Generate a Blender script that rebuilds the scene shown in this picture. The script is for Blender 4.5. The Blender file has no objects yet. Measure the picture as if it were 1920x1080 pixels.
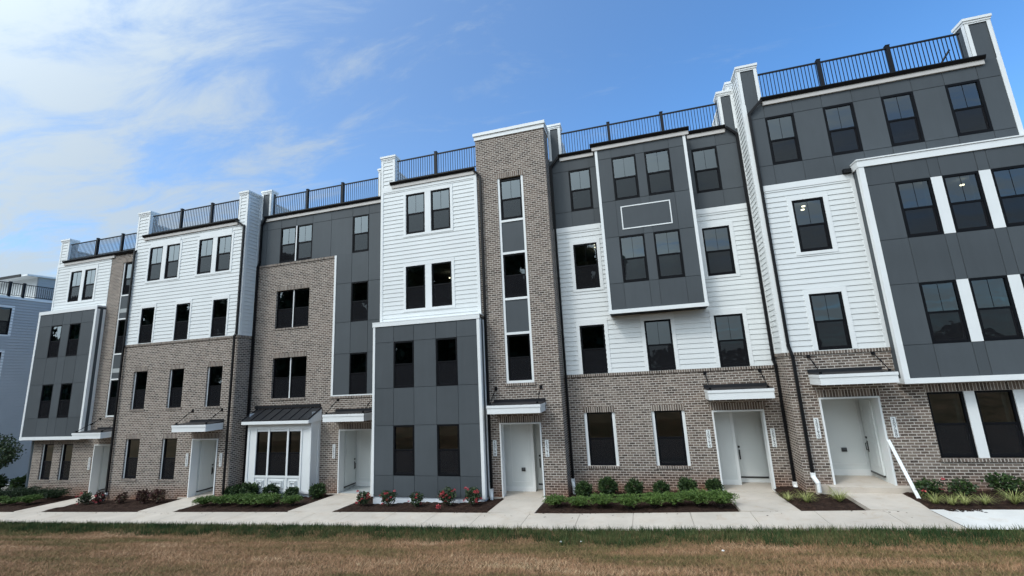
import bpy, math, random
import numpy as np
from mathutils import Vector, Matrix
R = math.radians
scene = bpy.context.scene

# ------------------------------------------------------------------ camera
def cam_axes(yaw, pit, rol):
    cy, sy = math.cos(yaw), math.sin(yaw)
    f = Vector((sy*math.cos(pit), cy*math.cos(pit), math.sin(pit)))
    r = Vector((cy, -sy, 0)); u = r.cross(f)
    return r*math.cos(rol)+u*math.sin(rol), -r*math.sin(rol)+u*math.cos(rol), f
cr, cu, cf = cam_axes(-0.2697, 0.1957, -0.0502)
cam = bpy.data.cameras.new('camera'); co = bpy.data.objects.new('camera', cam)
scene.collection.objects.link(co)
co.matrix_world = Matrix(((cr.x, cu.x, -cf.x, 0), (cr.y, cu.y, -cf.y, 0), (cr.z, cu.z, -cf.z, 4.4), (0, 0, 0, 1)))
cam.sensor_width = 36; cam.lens = 36*827.4/1920; cam.clip_end = 3000; cam.clip_start = .05
scene.camera = co

# ------------------------------------------------------------------ sky, sun, exposure
SUN_EL, SUN_AZ = R(50), R(218)          # azimuth clockwise from +Y
sd = Vector((math.sin(SUN_AZ)*math.cos(SUN_EL), math.cos(SUN_AZ)*math.cos(SUN_EL), math.sin(SUN_EL)))
world = bpy.data.worlds.new('World'); scene.world = world; world.use_nodes = True
NT = world.node_tree; NT.nodes.clear()
def nd(t, k, **kw):
    n = t.nodes.new(k)
    for a, b in kw.items():
        if a == 'inp':
            for i, v in b.items(): n.inputs[i].default_value = v
        else: setattr(n, a, b)
    return n
sky = nd(NT, 'ShaderNodeTexSky', sky_type='NISHITA', sun_disc=False, sun_elevation=SUN_EL, sun_rotation=SUN_AZ,
         altitude=100, air_density=1.0, dust_density=.6, ozone_density=2.2)
tc = nd(NT, 'ShaderNodeTexCoord'); sep = nd(NT, 'ShaderNodeSeparateXYZ')
NT.links.new(tc.outputs['Generated'], sep.inputs[0])
def mth(t, op, a, b=None, c=None, clamp=False):
    n = nd(t, 'ShaderNodeMath', operation=op, use_clamp=clamp)
    for i, v in enumerate((a, b, c)):
        if v is None: continue
        if isinstance(v, (int, float)): n.inputs[i].default_value = v
        else: t.links.new(v, n.inputs[i])
    return n.outputs[0]
zc = mth(NT, 'ADD', mth(NT, 'MAXIMUM', sep.outputs[2], 0.0), .12)
px = mth(NT, 'DIVIDE', sep.outputs[0], zc); py = mth(NT, 'DIVIDE', sep.outputs[1], zc)
cmb = nd(NT, 'ShaderNodeCombineXYZ'); NT.links.new(px, cmb.inputs[0]); NT.links.new(py, cmb.inputs[1])
mp = nd(NT, 'ShaderNodeMapping'); mp.inputs['Rotation'].default_value = (0, 0, R(-28)); mp.inputs['Scale'].default_value = (.75, 1.9, 1)
NT.links.new(cmb.outputs[0], mp.inputs[0])
n1 = nd(NT, 'ShaderNodeTexNoise', inp={'Scale': 2.5, 'Detail': 12, 'Roughness': .64, 'Distortion': .5})
n2 = nd(NT, 'ShaderNodeTexNoise', inp={'Scale': .55, 'Detail': 4, 'Roughness': .5, 'Distortion': .3})
NT.links.new(mp.outputs[0], n1.inputs['Vector']); NT.links.new(cmb.outputs[0], n2.inputs['Vector'])
# more cloud to the left (-x) and behind the viewer (-y)
side = mth(NT, 'ADD', mth(NT, 'ADD', mth(NT, 'MULTIPLY', sep.outputs[0], -.30), mth(NT, 'MULTIPLY', sep.outputs[1], -.32)), -.02)
cover = mth(NT, 'ADD', mth(NT, 'ADD', mth(NT, 'MULTIPLY', n1.outputs['Fac'], 1.5), mth(NT, 'MULTIPLY', n2.outputs['Fac'], .5)), side)
mr = nd(NT, 'ShaderNodeMapRange', interpolation_type='SMOOTHSTEP', inp={'From Min': .80, 'From Max': 1.28, 'To Min': .0, 'To Max': .58})
NT.links.new(cover, mr.inputs['Value'])
veil = mth(NT, 'ADD', mr.outputs[0], mth(NT, 'MULTIPLY', mth(NT, 'ADD', side, .38), .68), clamp=True)
skm = nd(NT, 'ShaderNodeMix', data_type='RGBA', blend_type='MULTIPLY', inp={'Factor': 1.0})
skm.inputs[7].default_value = (.092, .148, .188, 1)
NT.links.new(sky.outputs[0], skm.inputs[6])
# cloud is brighter towards the veiled sun
dt = nd(NT, 'ShaderNodeVectorMath', operation='DOT_PRODUCT'); dt.inputs[1].default_value = tuple(sd); NT.links.new(tc.outputs['Generated'], dt.inputs[0])
glow = mth(NT, 'MULTIPLY_ADD', mth(NT, 'POWER', mth(NT, 'MAXIMUM', dt.outputs['Value'], 0.0), 4.0), 5.6, 1.0)
cl = nd(NT, 'ShaderNodeVectorMath', operation='SCALE'); cl.inputs[0].default_value = (.40, .46, .50); NT.links.new(glow, cl.inputs['Scale'])
mx = nd(NT, 'ShaderNodeMix', data_type='RGBA'); NT.links.new(cl.outputs[0], mx.inputs[7])
NT.links.new(veil, mx.inputs[0]); NT.links.new(skm.outputs[2], mx.inputs[6])
bg = nd(NT, 'ShaderNodeBackground', inp={'Strength': 1.0}); wo = nd(NT, 'ShaderNodeOutputWorld')
NT.links.new(mx.outputs[2], bg.inputs[0]); NT.links.new(bg.outputs[0], wo.inputs[0])
sun = bpy.data.lights.new('sun', 'SUN'); sun.energy = .95; sun.angle = R(11); sun.color = (1, .96, .9)
so = bpy.data.objects.new('sun', sun); scene.collection.objects.link(so); so.location = (0, 0, 60)
so.rotation_euler = sd.to_track_quat('Z', 'Y').to_euler()
vs = scene.view_settings; vs.view_transform = 'Standard'; vs.look = 'None'; vs.gamma = 1; vs.exposure = 0.5; vs.use_curve_mapping = False

# ------------------------------------------------------------------ materials
def new_mat(name):
    m = bpy.data.materials.new(name); m.use_nodes = True; t = m.node_tree
    return m, t, t.nodes['Principled BSDF']
def ramp(t, fac, stops):
    r = nd(t, 'ShaderNodeValToRGB'); e = r.color_ramp.elements
    while len(e) < len(stops): e.new(.5)
    for el, (p, c) in zip(e, stops): el.position = p; el.color = (*c, 1)
    t.links.new(fac, r.inputs[0]); return r.outputs[0]
def noise(t, vec, scale, detail=4, rough=.55, dist=0):
    n = nd(t, 'ShaderNodeTexNoise', inp={'Scale': scale, 'Detail': detail, 'Roughness': rough, 'Distortion': dist})
    if vec is not None: t.links.new(vec, n.inputs['Vector'])
    return n.outputs['Fac']
def objco(t): return nd(t, 'ShaderNodeTexCoord').outputs['Object']
def bump(t, h, b, s=.3, d=.01):
    n = nd(t, 'ShaderNodeBump', inp={'Strength': s, 'Distance': d}); t.links.new(h, n.inputs['Height']); t.links.new(n.outputs[0], b.inputs['Normal'])
def paint(name, col, var=.08, rough=.5, sc=1.2, spec=.4, fine=60, bs=.15):
    m, t, b = new_mat(name); v = objco(t)
    k = noise(t, v, sc, 5); lo = tuple(c*(1-var) for c in col); hi = tuple(min(1, c*(1+var)) for c in col)
    t.links.new(ramp(t, k, [(.3, lo), (.7, hi)]), b.inputs['Base Color'])
    b.inputs['Roughness'].default_value = rough; b.inputs['Specular IOR Level'].default_value = spec
    if bs: bump(t, noise(t, v, fine, 3), b, bs, .003)
    return m
def brick(name, soldier=False):
    m, t, b = new_mat(name); v = objco(t)
    s = nd(t, 'ShaderNodeSeparateXYZ'); t.links.new(v, s.inputs[0])
    uu = mth(t, 'ADD', s.outputs[0], s.outputs[1]); c = nd(t, 'ShaderNodeCombineXYZ')
    t.links.new(uu, c.inputs[0]); t.links.new(s.outputs[2], c.inputs[1])
    wob = nd(t, 'ShaderNodeTexNoise', inp={'Scale': 9, 'Detail': 2}); t.links.new(c.outputs[0], wob.inputs['Vector'])
    vm = nd(t, 'ShaderNodeVectorMath', operation='MULTIPLY_ADD'); vm.inputs[1].default_value = (.006, .006, 0)
    t.links.new(wob.outputs['Color'], vm.inputs[0]); t.links.new(c.outputs[0], vm.inputs[2])
    if soldier: bw, bh, off = .0813, 4.0, 0.0
    else: bw, bh, off = .2032, .0813, .5
    bt = nd(t, 'ShaderNodeTexBrick', offset=off, inp={'Scale': 1.0, 'Mortar Size': .0098, 'Mortar Smooth': .12, 'Brick Width': bw, 'Row Height': bh, 'Bias': 0.0,
            'Color1': (0, 0, 0, 1), 'Color2': (1, 1, 1, 1), 'Mortar': (.5, .5, .5, 1)})
    t.links.new(vm.outputs[0], bt.inputs['Vector'])
    # per-brick tone
    tone = ramp(t, bt.outputs['Color'], [(0, (.048, .036, .030)), (.25, (.098, .075, .061)), (.5, (.145, .114, .093)), (.75, (.205, .168, .139)), (1, (.10, .068, .056))])
    big = noise(t, c.outputs[0], .45, 4)
    hue = nd(t, 'ShaderNodeMix', data_type='RGBA', blend_type='MULTIPLY'); hue.inputs[7].default_value = (1.0, .86, .8, 1)
    t.links.new(mth(t, 'MULTIPLY', mth(t, 'SUBTRACT', big, .35), 1.6, clamp=True), hue.inputs[0]); t.links.new(tone, hue.inputs[6])
    # pale slurry worn over the faces
    wash = noise(t, c.outputs[0], 26, 5, .7)
    wf = mth(t, 'MULTIPLY', mth(t, 'SUBTRACT', wash, .45, clamp=True), 2.0, clamp=True)
    w = nd(t, 'ShaderNodeMix', data_type='RGBA'); w.inputs[7].default_value = (.29, .252, .215, 1)
    t.links.new(wf, w.inputs[0]); t.links.new(hue.outputs[2], w.inputs[6])
    mo = nd(t, 'ShaderNodeMix', data_type='RGBA'); t.links.new(bt.outputs['Fac'], mo.inputs[0]); t.links.new(w.outputs[2], mo.inputs[6])
    t.links.new(ramp(t, noise(t, c.outputs[0], 3, 4), [(.3, (.46, .415, .365)), (.7, (.60, .545, .485))]), mo.inputs[7])
    # red clay splash low on the wall, over the last half metre above the ground line
    zr = mth(t, 'SUBTRACT', s.outputs[2], mth(t, 'MULTIPLY_ADD', s.outputs[0], .027, .22))
    low = mth(t, 'MULTIPLY', mth(t, 'SUBTRACT', 1.0, mth(t, 'DIVIDE', zr, .75), clamp=True), mth(t, 'MULTIPLY', noise(t, c.outputs[0], 1.7, 5, .6), 1.7), clamp=True)
    dirt = nd(t, 'ShaderNodeMix', data_type='RGBA', blend_type='MULTIPLY'); dirt.inputs[7].default_value = (.72, .45, .34, 1)
    t.links.new(low, dirt.inputs[0]); t.links.new(mo.outputs[2], dirt.inputs[6]); t.links.new(dirt.outputs[2], b.inputs['Base Color'])
    b.inputs['Roughness'].default_value = .9; b.inputs['Specular IOR Level'].default_value = .2
    hgt = mth(t, 'ADD', mth(t, 'MULTIPLY', bt.outputs['Fac'], -1.0), mth(t, 'MULTIPLY', wash, .35))
    bump(t, hgt, b, .9, .008)
    return m
M = {}
M['brick'] = brick('brick'); M['soldier'] = brick('soldier_brick', True)
M['siding'] = paint('white_siding', (.655, .67, .66), .035, .55, .8)
M['trim'] = paint('white_trim', (.73, .74, .73), .03, .45, 1.5, bs=.05)
M['fascia'] = paint('grey_fascia', (.50, .47, .44), .06, .5, 2)
M['panel'] = paint('dark_panel', (.064, .073, .080), .09, .6, .5, .3, bs=.06)
M['black'] = paint('black_metal', (.004, .004, .005), .2, .45, 3, .25, bs=0)
M['frame'] = paint('black_frame', (.004, .0045, .006), .2, .55, 3, .12, bs=0)
M['rail'] = paint('rail_metal', (.006, .0065, .009), .2, .5, 3, .2, bs=0)
M['roofmetal'] = paint('roof_metal', (.013, .0135, .016), .15, .4, 2, .4, bs=.05)
M['door'] = paint('door_paint', (.65, .67, .655), .03, .45, 1, bs=.04)
M['plaster'] = paint('drywall', (.36, .39, .38), .04, .8, 1, .2, bs=0)
M['ceiling'] = paint('ceiling', (.36, .38, .38), .04, .9, 1, .2, bs=0)
M['pvc'] = paint('white_pvc', (.8, .8, .78), .04, .3, 4, .5, bs=0)
M['greysiding'] = paint('grey_siding', (.38, .385, .385), .06, .6, .7)
M['number'] = paint('number_black', (.02, .02, .022), .1, .4, 4, bs=0)
M['bronze'] = paint('door_hardware', (.03, .03, .03), .1, .3, 4, bs=0)

def boards(m):
    t = m.node_tree; b = t.nodes['Principled BSDF']; l = b.inputs['Base Color'].links[0].from_socket
    g = nd(t, 'ShaderNodeNewGeometry'); v = nd(t, 'ShaderNodeHueSaturation'); t.links.new(l, v.inputs['Color'])
    st = nd(t, 'ShaderNodeMapping'); st.inputs['Scale'].default_value = (3.5, 3.5, .35); t.links.new(objco(t), st.inputs[0])
    t.links.new(mth(t, 'ADD', mth(t, 'MULTIPLY_ADD', g.outputs['Random Per Island'], .16, .82), mth(t, 'MULTIPLY', noise(t, st.outputs[0], 1.5, 5, .65), .2)), v.inputs['Value']); t.links.new(v.outputs[0], b.inputs['Base Color'])
boards(M['panel'])
def conc(name, c, joints):
    m, t, b = new_mat(name); v = objco(t)
    k = noise(t, v, .9, 6, .6); fine = noise(t, v, 90, 4, .7); st = noise(t, v, 2.3, 5, .7, 1)
    base = ramp(t, k, [(.3, tuple(x*.86 for x in c)), (.7, tuple(min(1, x*1.07) for x in c))])
    a = nd(t, 'ShaderNodeMix', data_type='RGBA', blend_type='MULTIPLY'); a.inputs[7].default_value = (.90, .82, .74, 1)
    t.links.new(mth(t, 'MULTIPLY', mth(t, 'SUBTRACT', st, .52, clamp=True), 4, clamp=True), a.inputs[0]); t.links.new(base, a.inputs[6])
    d = nd(t, 'ShaderNodeMix', data_type='RGBA', blend_type='MULTIPLY'); d.inputs[0].default_value = 1
    t.links.new(ramp(t, fine, [(.3, (.86, .86, .86)), (.6, (1, 1, 1))]), d.inputs[7]); t.links.new(a.outputs[2], d.inputs[6])
    t.links.new(d.outputs[2], b.inputs['Base Color']); b.inputs['Roughness'].default_value = .9; b.inputs['Specular IOR Level'].default_value = .2
    bump(t, fine, b, .4, .004); return m
M['conc'] = conc('concrete', (.54, .475, .405), 1)
M['conc2'] = conc('new_concrete', (.68, .655, .61), 1)
M['found'] = paint('white_foundation', (.70, .74, .78), .08, .8, 3)
def soil(name, stops, sc, bs, bd, r=.95, sc2=8):
    m, t, b = new_mat(name); v = objco(t)
    k = noise(t, v, sc, 8, .7); k2 = noise(t, v, sc2, 4)
    f = mth(t, 'ADD', mth(t, 'MULTIPLY', k, .6), mth(t, 'MULTIPLY', k2, .4))
    t.links.new(ramp(t, f, stops), b.inputs['Base Color']); b.inputs['Roughness'].default_value = r; b.inputs['Specular IOR Level'].default_value = .1
    bump(t, k, b, bs, bd); return m
M['mulch'] = soil('mulch', [(.35, (.008, .005, .004)), (.5, (.032, .018, .013)), (.65, (.075, .045, .032))], 45, 1, .03)
M['lawn'] = soil('lawn_soil', [(.34, (.035, .03, .014)), (.45, (.09, .062, .03)), (.55, (.18, .112, .06)), (.66, (.27, .14, .085))], 14, 1, .04, sc2=1.1)
def leafmat(name, stops, trans=.25, rough=.55, spec=.3, sc=.8):
    m, t, b = new_mat(name)
    g = nd(t, 'ShaderNodeNewGeometry'); oi = nd(t, 'ShaderNodeObjectInfo')
    k = noise(t, g.outputs['Position'], sc, 3)
    f = mth(t, 'ADD', mth(t, 'MULTIPLY', g.outputs['Random Per Island'], .65), mth(t, 'MULTIPLY', k, .35))
    t.links.new(ramp(t, f, stops), b.inputs['Base Color'])
    b.inputs['Roughness'].default_value = rough; b.inputs['Specular IOR Level'].default_value = spec
    b.inputs['Transmission Weight'].default_value = 0
    return m
M['box'] = leafmat('boxwood_leaf', [(.1, (.009, .019, .007)), (.5, (.028, .054, .016)), (.9, (.07, .115, .03))])
M['jun'] = leafmat('juniper_needle', [(.1, (.025, .05, .012)), (.5, (.075, .13, .026)), (.9, (.16, .24, .055))])
M['jund'] = leafmat('juniper_dark', [(.1, (.006, .014, .005)), (.5, (.015, .032, .01)), (.9, (.035, .06, .016))])
M['rose'] = leafmat('rose_leaf', [(.1, (.012, .022, .010)), (.5, (.035, .06, .022)), (.9, (.09, .11, .05))])
M['redleaf'] = leafmat('red_leaf', [(.1, (.03, .012, .010)), (.5, (.08, .03, .025)), (.9, (.07, .07, .03))])
M['bloom'] = leafmat('rose_bloom', [(.1, (.25, .02, .03)), (.5, (.48, .05, .065)), (.9, (.62, .15, .15))])
M['sedge'] = leafmat('sedge_blade', [(.1, (.10, .13, .03)), (.5, (.26, .28, .08)), (.9, (.45, .44, .20))])
M['bark'] = paint('bark', (.06, .045, .035), .3, .9, 20)
M['wood'] = leafmat('woodland_leaf', [(.1, (.006, .012, .005)), (.5, (.018, .034, .011)), (.9, (.04, .06, .02))])
def grassmat(name, stops, sc):
    m, t, b = new_mat(name); g = nd(t, 'ShaderNodeNewGeometry')
    mpn = nd(t, 'ShaderNodeMapping'); mpn.inputs['Scale'].default_value = (.45, 1.3, 1); t.links.new(g.outputs['Position'], mpn.inputs[0])
    k = noise(t, mpn.outputs[0], sc, 5, .65)
    f = mth(t, 'ADD', mth(t, 'MULTIPLY', g.outputs['Random Per Island'], .32), mth(t, 'MULTIPLY', mth(t, 'ADD', mth(t, 'MULTIPLY', mth(t, 'SUBTRACT', k, .5), 2.6), .5), .68))
    t.links.new(ramp(t, f, stops), b.inputs['Base Color']); b.inputs['Roughness'].default_value = .7; b.inputs['Specular IOR Level'].default_value = .15
    return m
M['grass'] = grassmat('green_grass', [(.1, (.014, .030, .010)), (.42, (.034, .066, .022)), (.62, (.08, .10, .036)), (.82, (.16, .135, .062)), (.97, (.26, .21, .11))], 1.3)
M['dry'] = grassmat('dry_grass', [(.10, (.05, .068, .020)), (.30, (.12, .105, .038)), (.46, (.25, .165, .078)), (.64, (.35, .185, .105)), (.93, (.58, .43, .25))], .55)
def glassmat():
    m = bpy.data.materials.new('window_glass'); m.use_nodes = True; t = m.node_tree; t.nodes.clear()
    o = nd(t, 'ShaderNodeOutputMaterial'); tr = nd(t, 'ShaderNodeBsdfTransparent'); tr.inputs[0].default_value = (.34, .40, .39, 1)
    gl = nd(t, 'ShaderNodeBsdfGlossy'); gl.inputs['Roughness'].default_value = .0; gl.inputs[0].default_value = (.84, .93, .97, 1)
    v = objco(t); nb = nd(t, 'ShaderNodeBump', inp={'Strength': .08, 'Distance': .02}); t.links.new(noise(t, v, 1.6, 2), nb.inputs['Height']); t.links.new(nb.outputs[0], gl.inputs['Normal'])
    fr = nd(t, 'ShaderNodeFresnel', inp={'IOR': 1.5}); mx = nd(t, 'ShaderNodeMixShader')
    t.links.new(mth(t, 'ADD', mth(t, 'MULTIPLY', fr.outputs[0], 3.1), -.01, clamp=True), mx.inputs[0])
    t.links.new(tr.outputs[0], mx.inputs[1]); t.links.new(gl.outputs[0], mx.inputs[2]); t.links.new(mx.outputs[0], o.inputs[0]); return m
M['glass'] = glassmat()
def screenmat():
    m = bpy.data.materials.new('insect_mesh'); m.use_nodes = True; t = m.node_tree; t.nodes.clear()
    o = nd(t, 'ShaderNodeOutputMaterial'); tr = nd(t, 'ShaderNodeBsdfTransparent'); df = nd(t, 'ShaderNodeBsdfDiffuse'); df.inputs[0].default_value = (.022, .022, .025, 1)
    mx = nd(t, 'ShaderNodeMixShader'); mx.inputs[0].default_value = .5
    t.links.new(tr.outputs[0], mx.inputs[1]); t.links.new(df.outputs[0], mx.inputs[2]); t.links.new(mx.outputs[0], o.inputs[0]); return m
M['screen'] = screenmat()
def lampmat():
    m, t, b = new_mat('lamp_glow'); b.inputs['Emission Color'].default_value = (1, .82, .58, 1); b.inputs['Emission Strength'].default_value = 5; return m
M['lamp'] = lampmat()

# ------------------------------------------------------------------ mesh helpers
C = scene.collection
class Fr:                                  # a facade frame: u along the wall, z up, d outward
    def __init__(s, o, u, n): s.o, s.u, s.n = Vector(o), Vector(u), Vector(n)
    def p(s, u, z, d=0): return (s.o.x+s.u.x*u+s.n.x*d, s.o.y+s.u.y*u+s.n.y*d, z)
def front(y): return Fr((0, y, 0), (1, 0, 0), (0, -1, 0))
def rside(x): return Fr((x, 0, 0), (0, 1, 0), (1, 0, 0))       # faces +x, u = y
def lside(x): return Fr((x, 0, 0), (0, -1, 0), (-1, 0, 0))     # faces -x, u = -y
class MB:
    def __init__(s): s.v, s.f = [], []
    def quad(s, a, b, c, d): n = len(s.v); s.v += [a, b, c, d]; s.f.append((n, n+1, n+2, n+3))
    def box(s, x0, x1, y0, y1, z0, z1):
        n = len(s.v); s.v += [(x0, y0, z0), (x1, y0, z0), (x1, y1, z0), (x0, y1, z0), (x0, y0, z1), (x1, y0, z1), (x1, y1, z1), (x0, y1, z1)]
        for q in ((0, 3, 2, 1), (4, 5, 6, 7), (0, 1, 5, 4), (1, 2, 6, 5), (2, 3, 7, 6), (3, 0, 4, 7)): s.f.append(tuple(n+i for i in q))
        return s
    def fbox(s, fr, u0, u1, z0, z1, d0, d1):
        a, b = fr.p(u0, z0, d0), fr.p(u1, z1, d1)
        return s.box(min(a[0], b[0]), max(a[0], b[0]), min(a[1], b[1]), max(a[1], b[1]), z0, z1)
    def prism(s, pts, y0, y1):             # pts in (x,z), extruded along y
        n = len(s.v); k = len(pts)
        s.v += [(x, y0, z) for x, z in pts]+[(x, y1, z) for x, z in pts]
        s.f.append(tuple(range(n, n+k))); s.f.append(tuple(range(n+2*k-1, n+k-1, -1)))
        for i in range(k): j = (i+1) % k; s.f.append((n+j, n+i, n+k+i, n+k+j))
        return s
    def prismx(s, pts, x0, x1):            # pts in (y,z), extruded along x
        n = len(s.v); k = len(pts)
        s.v += [(x0, y, z) for y, z in pts]+[(x1, y, z) for y, z in pts]
        s.f.append(tuple(range(n+k-1, n-1, -1))); s.f.append(tuple(range(n+k, n+2*k)))
        for i in range(k): j = (i+1) % k; s.f.append((n+i, n+j, n+k+j, n+k+i))
        return s
    def tube(s, a, b, r, r2=None, k=8):
        a, b = Vector(a), Vector(b); d = (b-a).normalized(); r2 = r if r2 is None else r2
        t = d.cross(Vector((0, 0, 1)) if abs(d.z) < .9 else Vector((1, 0, 0))).normalized(); w = d.cross(t); n = len(s.v)
        for p, q in ((a, r), (b, r2)):
            for i in range(k):
                g = 2*math.pi*i/k; s.v.append(tuple(p+(t*math.cos(g)+w*math.sin(g))*q))
        for i in range(k): j = (i+1) % k; s.f.append((n+i, n+j, n+k+j, n+k+i))
        s.f.append(tuple(range(n+k-1, n-1, -1))); s.f.append(tuple(range(n+k, n+2*k)))
        return s
    def sqtube(s, a, b, w, h):             # rectangular bar between two points in an x-z plane
        a, b = Vector(a), Vector(b); d = (b-a).normalized(); y = Vector((0, 1, 0)) if abs(d.y) < .9 else Vector((0, 0, 1)); t = d.cross(y).normalized(); y = t.cross(d); n = len(s.v)
        for p in (a, b):
            for i, j in ((-1, -1), (1, -1), (1, 1), (-1, 1)): s.v.append(tuple(p+t*i*w/2+y*j*h/2))
        for q in ((0, 3, 2, 1), (4, 5, 6, 7), (0, 1, 5, 4), (1, 2, 6, 5), (2, 3, 7, 6), (3, 0, 4, 7)): s.f.append(tuple(n+i for i in q))
        return s
    def build(s, name, mat, parent=None, org=None, smooth=False, bevel=0):
        me = bpy.data.meshes.new(name); me.from_pydata(s.v, [], s.f)
        me.materials.append(M[mat] if isinstance(mat, str) else mat); me.validate(); me.update()
        if smooth: me.polygons.foreach_set('use_smooth', [True]*len(me.polygons))
        o = bpy.data.objects.new(name, me); C.objects.link(o)
        if parent: o.parent = parent
        if bevel:
            bv = o.modifiers.new('bevel', 'BEVEL'); bv.width = bevel; bv.segments = 1; bv.limit_method = 'ANGLE'
        return o
def tag(o, label=None, cat=None, group=None, kind=None):
    if label: o['label'] = label
    if cat: o['category'] = cat
    if group: o['group'] = group
    if kind: o['kind'] = kind
    return o
def empty(name, label, cat, group=None):
    o = bpy.data.objects.new(name, None); C.objects.link(o); o.empty_display_size = .3; return tag(o, label, cat, group)

def cells(us, zs, holes):
    for a, b in zip(us, us[1:]):
        for c, d in zip(zs, zs[1:]):
            m, n = (a+b)/2, (c+d)/2
            if not any(h[0] < m < h[1] and h[2] < n < h[3] for h in holes): yield a, b, c, d
def wall(mb, fr, u0, u1, z0, z1, holes=(), d=0, rev=.1):
    us = sorted({u0, u1, *[min(max(x, u0), u1) for h in holes for x in h[:2]]}); zs = sorted({z0, z1, *[min(max(x, z0), z1) for h in holes for x in h[2:]]})
    for a, b, c, e in cells(us, zs, holes): mb.quad(fr.p(a, c, d), fr.p(b, c, d), fr.p(b, e, d), fr.p(a, e, d))
    for a, b, c, e in holes:
        if rev <= 0: continue
        if a > u0: mb.quad(fr.p(a, c, d), fr.p(a, c, d-rev), fr.p(a, e, d-rev), fr.p(a, e, d))
        if b < u1: mb.quad(fr.p(b, c, d-rev), fr.p(b, c, d), fr.p(b, e, d), fr.p(b, e, d-rev))
        if e < z1: mb.quad(fr.p(a, e, d), fr.p(a, e, d-rev), fr.p(b, e, d-rev), fr.p(b, e, d))
        if c > z0: mb.quad(fr.p(a, c, d-rev), fr.p(a, c, d), fr.p(b, c, d), fr.p(b, c, d-rev))
rs = random.Random(5)
def siding(mb, fr, u0, u1, z0, z1, holes=(), e=.1785, lip=.019):
    z = z0
    while z < z1-.01:
        zt = min(z+e, z1); us = sorted({u0, u1, *[min(max(x, u0), u1) for h in holes for x in h[:2]]})
        zs = sorted({z, zt, *[x for h in holes for x in h[2:] if z < x < zt]})
        dd = lambda q: lip*(1-(q-z)/e)+.003
        for a, b, c, f in cells(us, zs, holes):
            mb.quad(fr.p(a, c, dd(c)), fr.p(b, c, dd(c)), fr.p(b, f, dd(f)), fr.p(a, f, dd(f)))
            if c == z: mb.quad(fr.p(a, z, .003), fr.p(b, z, .003), fr.p(b, z, dd(z)), fr.p(a, z, dd(z)))
        z = zt
    for h in holes:                        # cut ends, covered by trim
        a, b, c, f = h
        for q in (a, b): mb.quad(fr.p(q, c, .02), fr.p(q, c, -.1), fr.p(q, f, -.1), fr.p(q, f, .02))
        for q in (c, f): mb.quad(fr.p(a, q, .02), fr.p(a, q, -.1), fr.p(b, q, -.1), fr.p(b, q, .02))
def panels(mb, fr, us, zs, holes=(), d=.014, g=.009):
    us, zs = sorted(us), sorted(zs)
    wall(mb, fr, us[0], us[-1], zs[0], zs[-1], holes, 0, .1)
    H = [(h[0], h[1], h[2], h[3]) for h in holes]
    for a, b, c, e in cells(us, zs, H):
        a2, b2, c2, e2 = a+g*(a != us[0]), b-g*(b != us[-1]), c+g*(c != zs[0]), e-g*(e != zs[-1])
        P = lambda u, z, q: fr.p(u, z, q)
        mb.quad(P(a2, c2, d), P(b2, c2, d), P(b2, e2, d), P(a2, e2, d))
        mb.quad(P(a2, c2, 0), P(b2, c2, 0), P(b2, c2, d), P(a2, c2, d)); mb.quad(P(a2, e2, d), P(b2, e2, d), P(b2, e2, 0), P(a2, e2, 0))
        mb.quad(P(a2, c2, 0), P(a2, c2, d), P(a2, e2, d), P(a2, e2, 0)); mb.quad(P(b2, c2, d), P(b2, c2, 0), P(b2, e2, 0), P(b2, e2, d))

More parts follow.
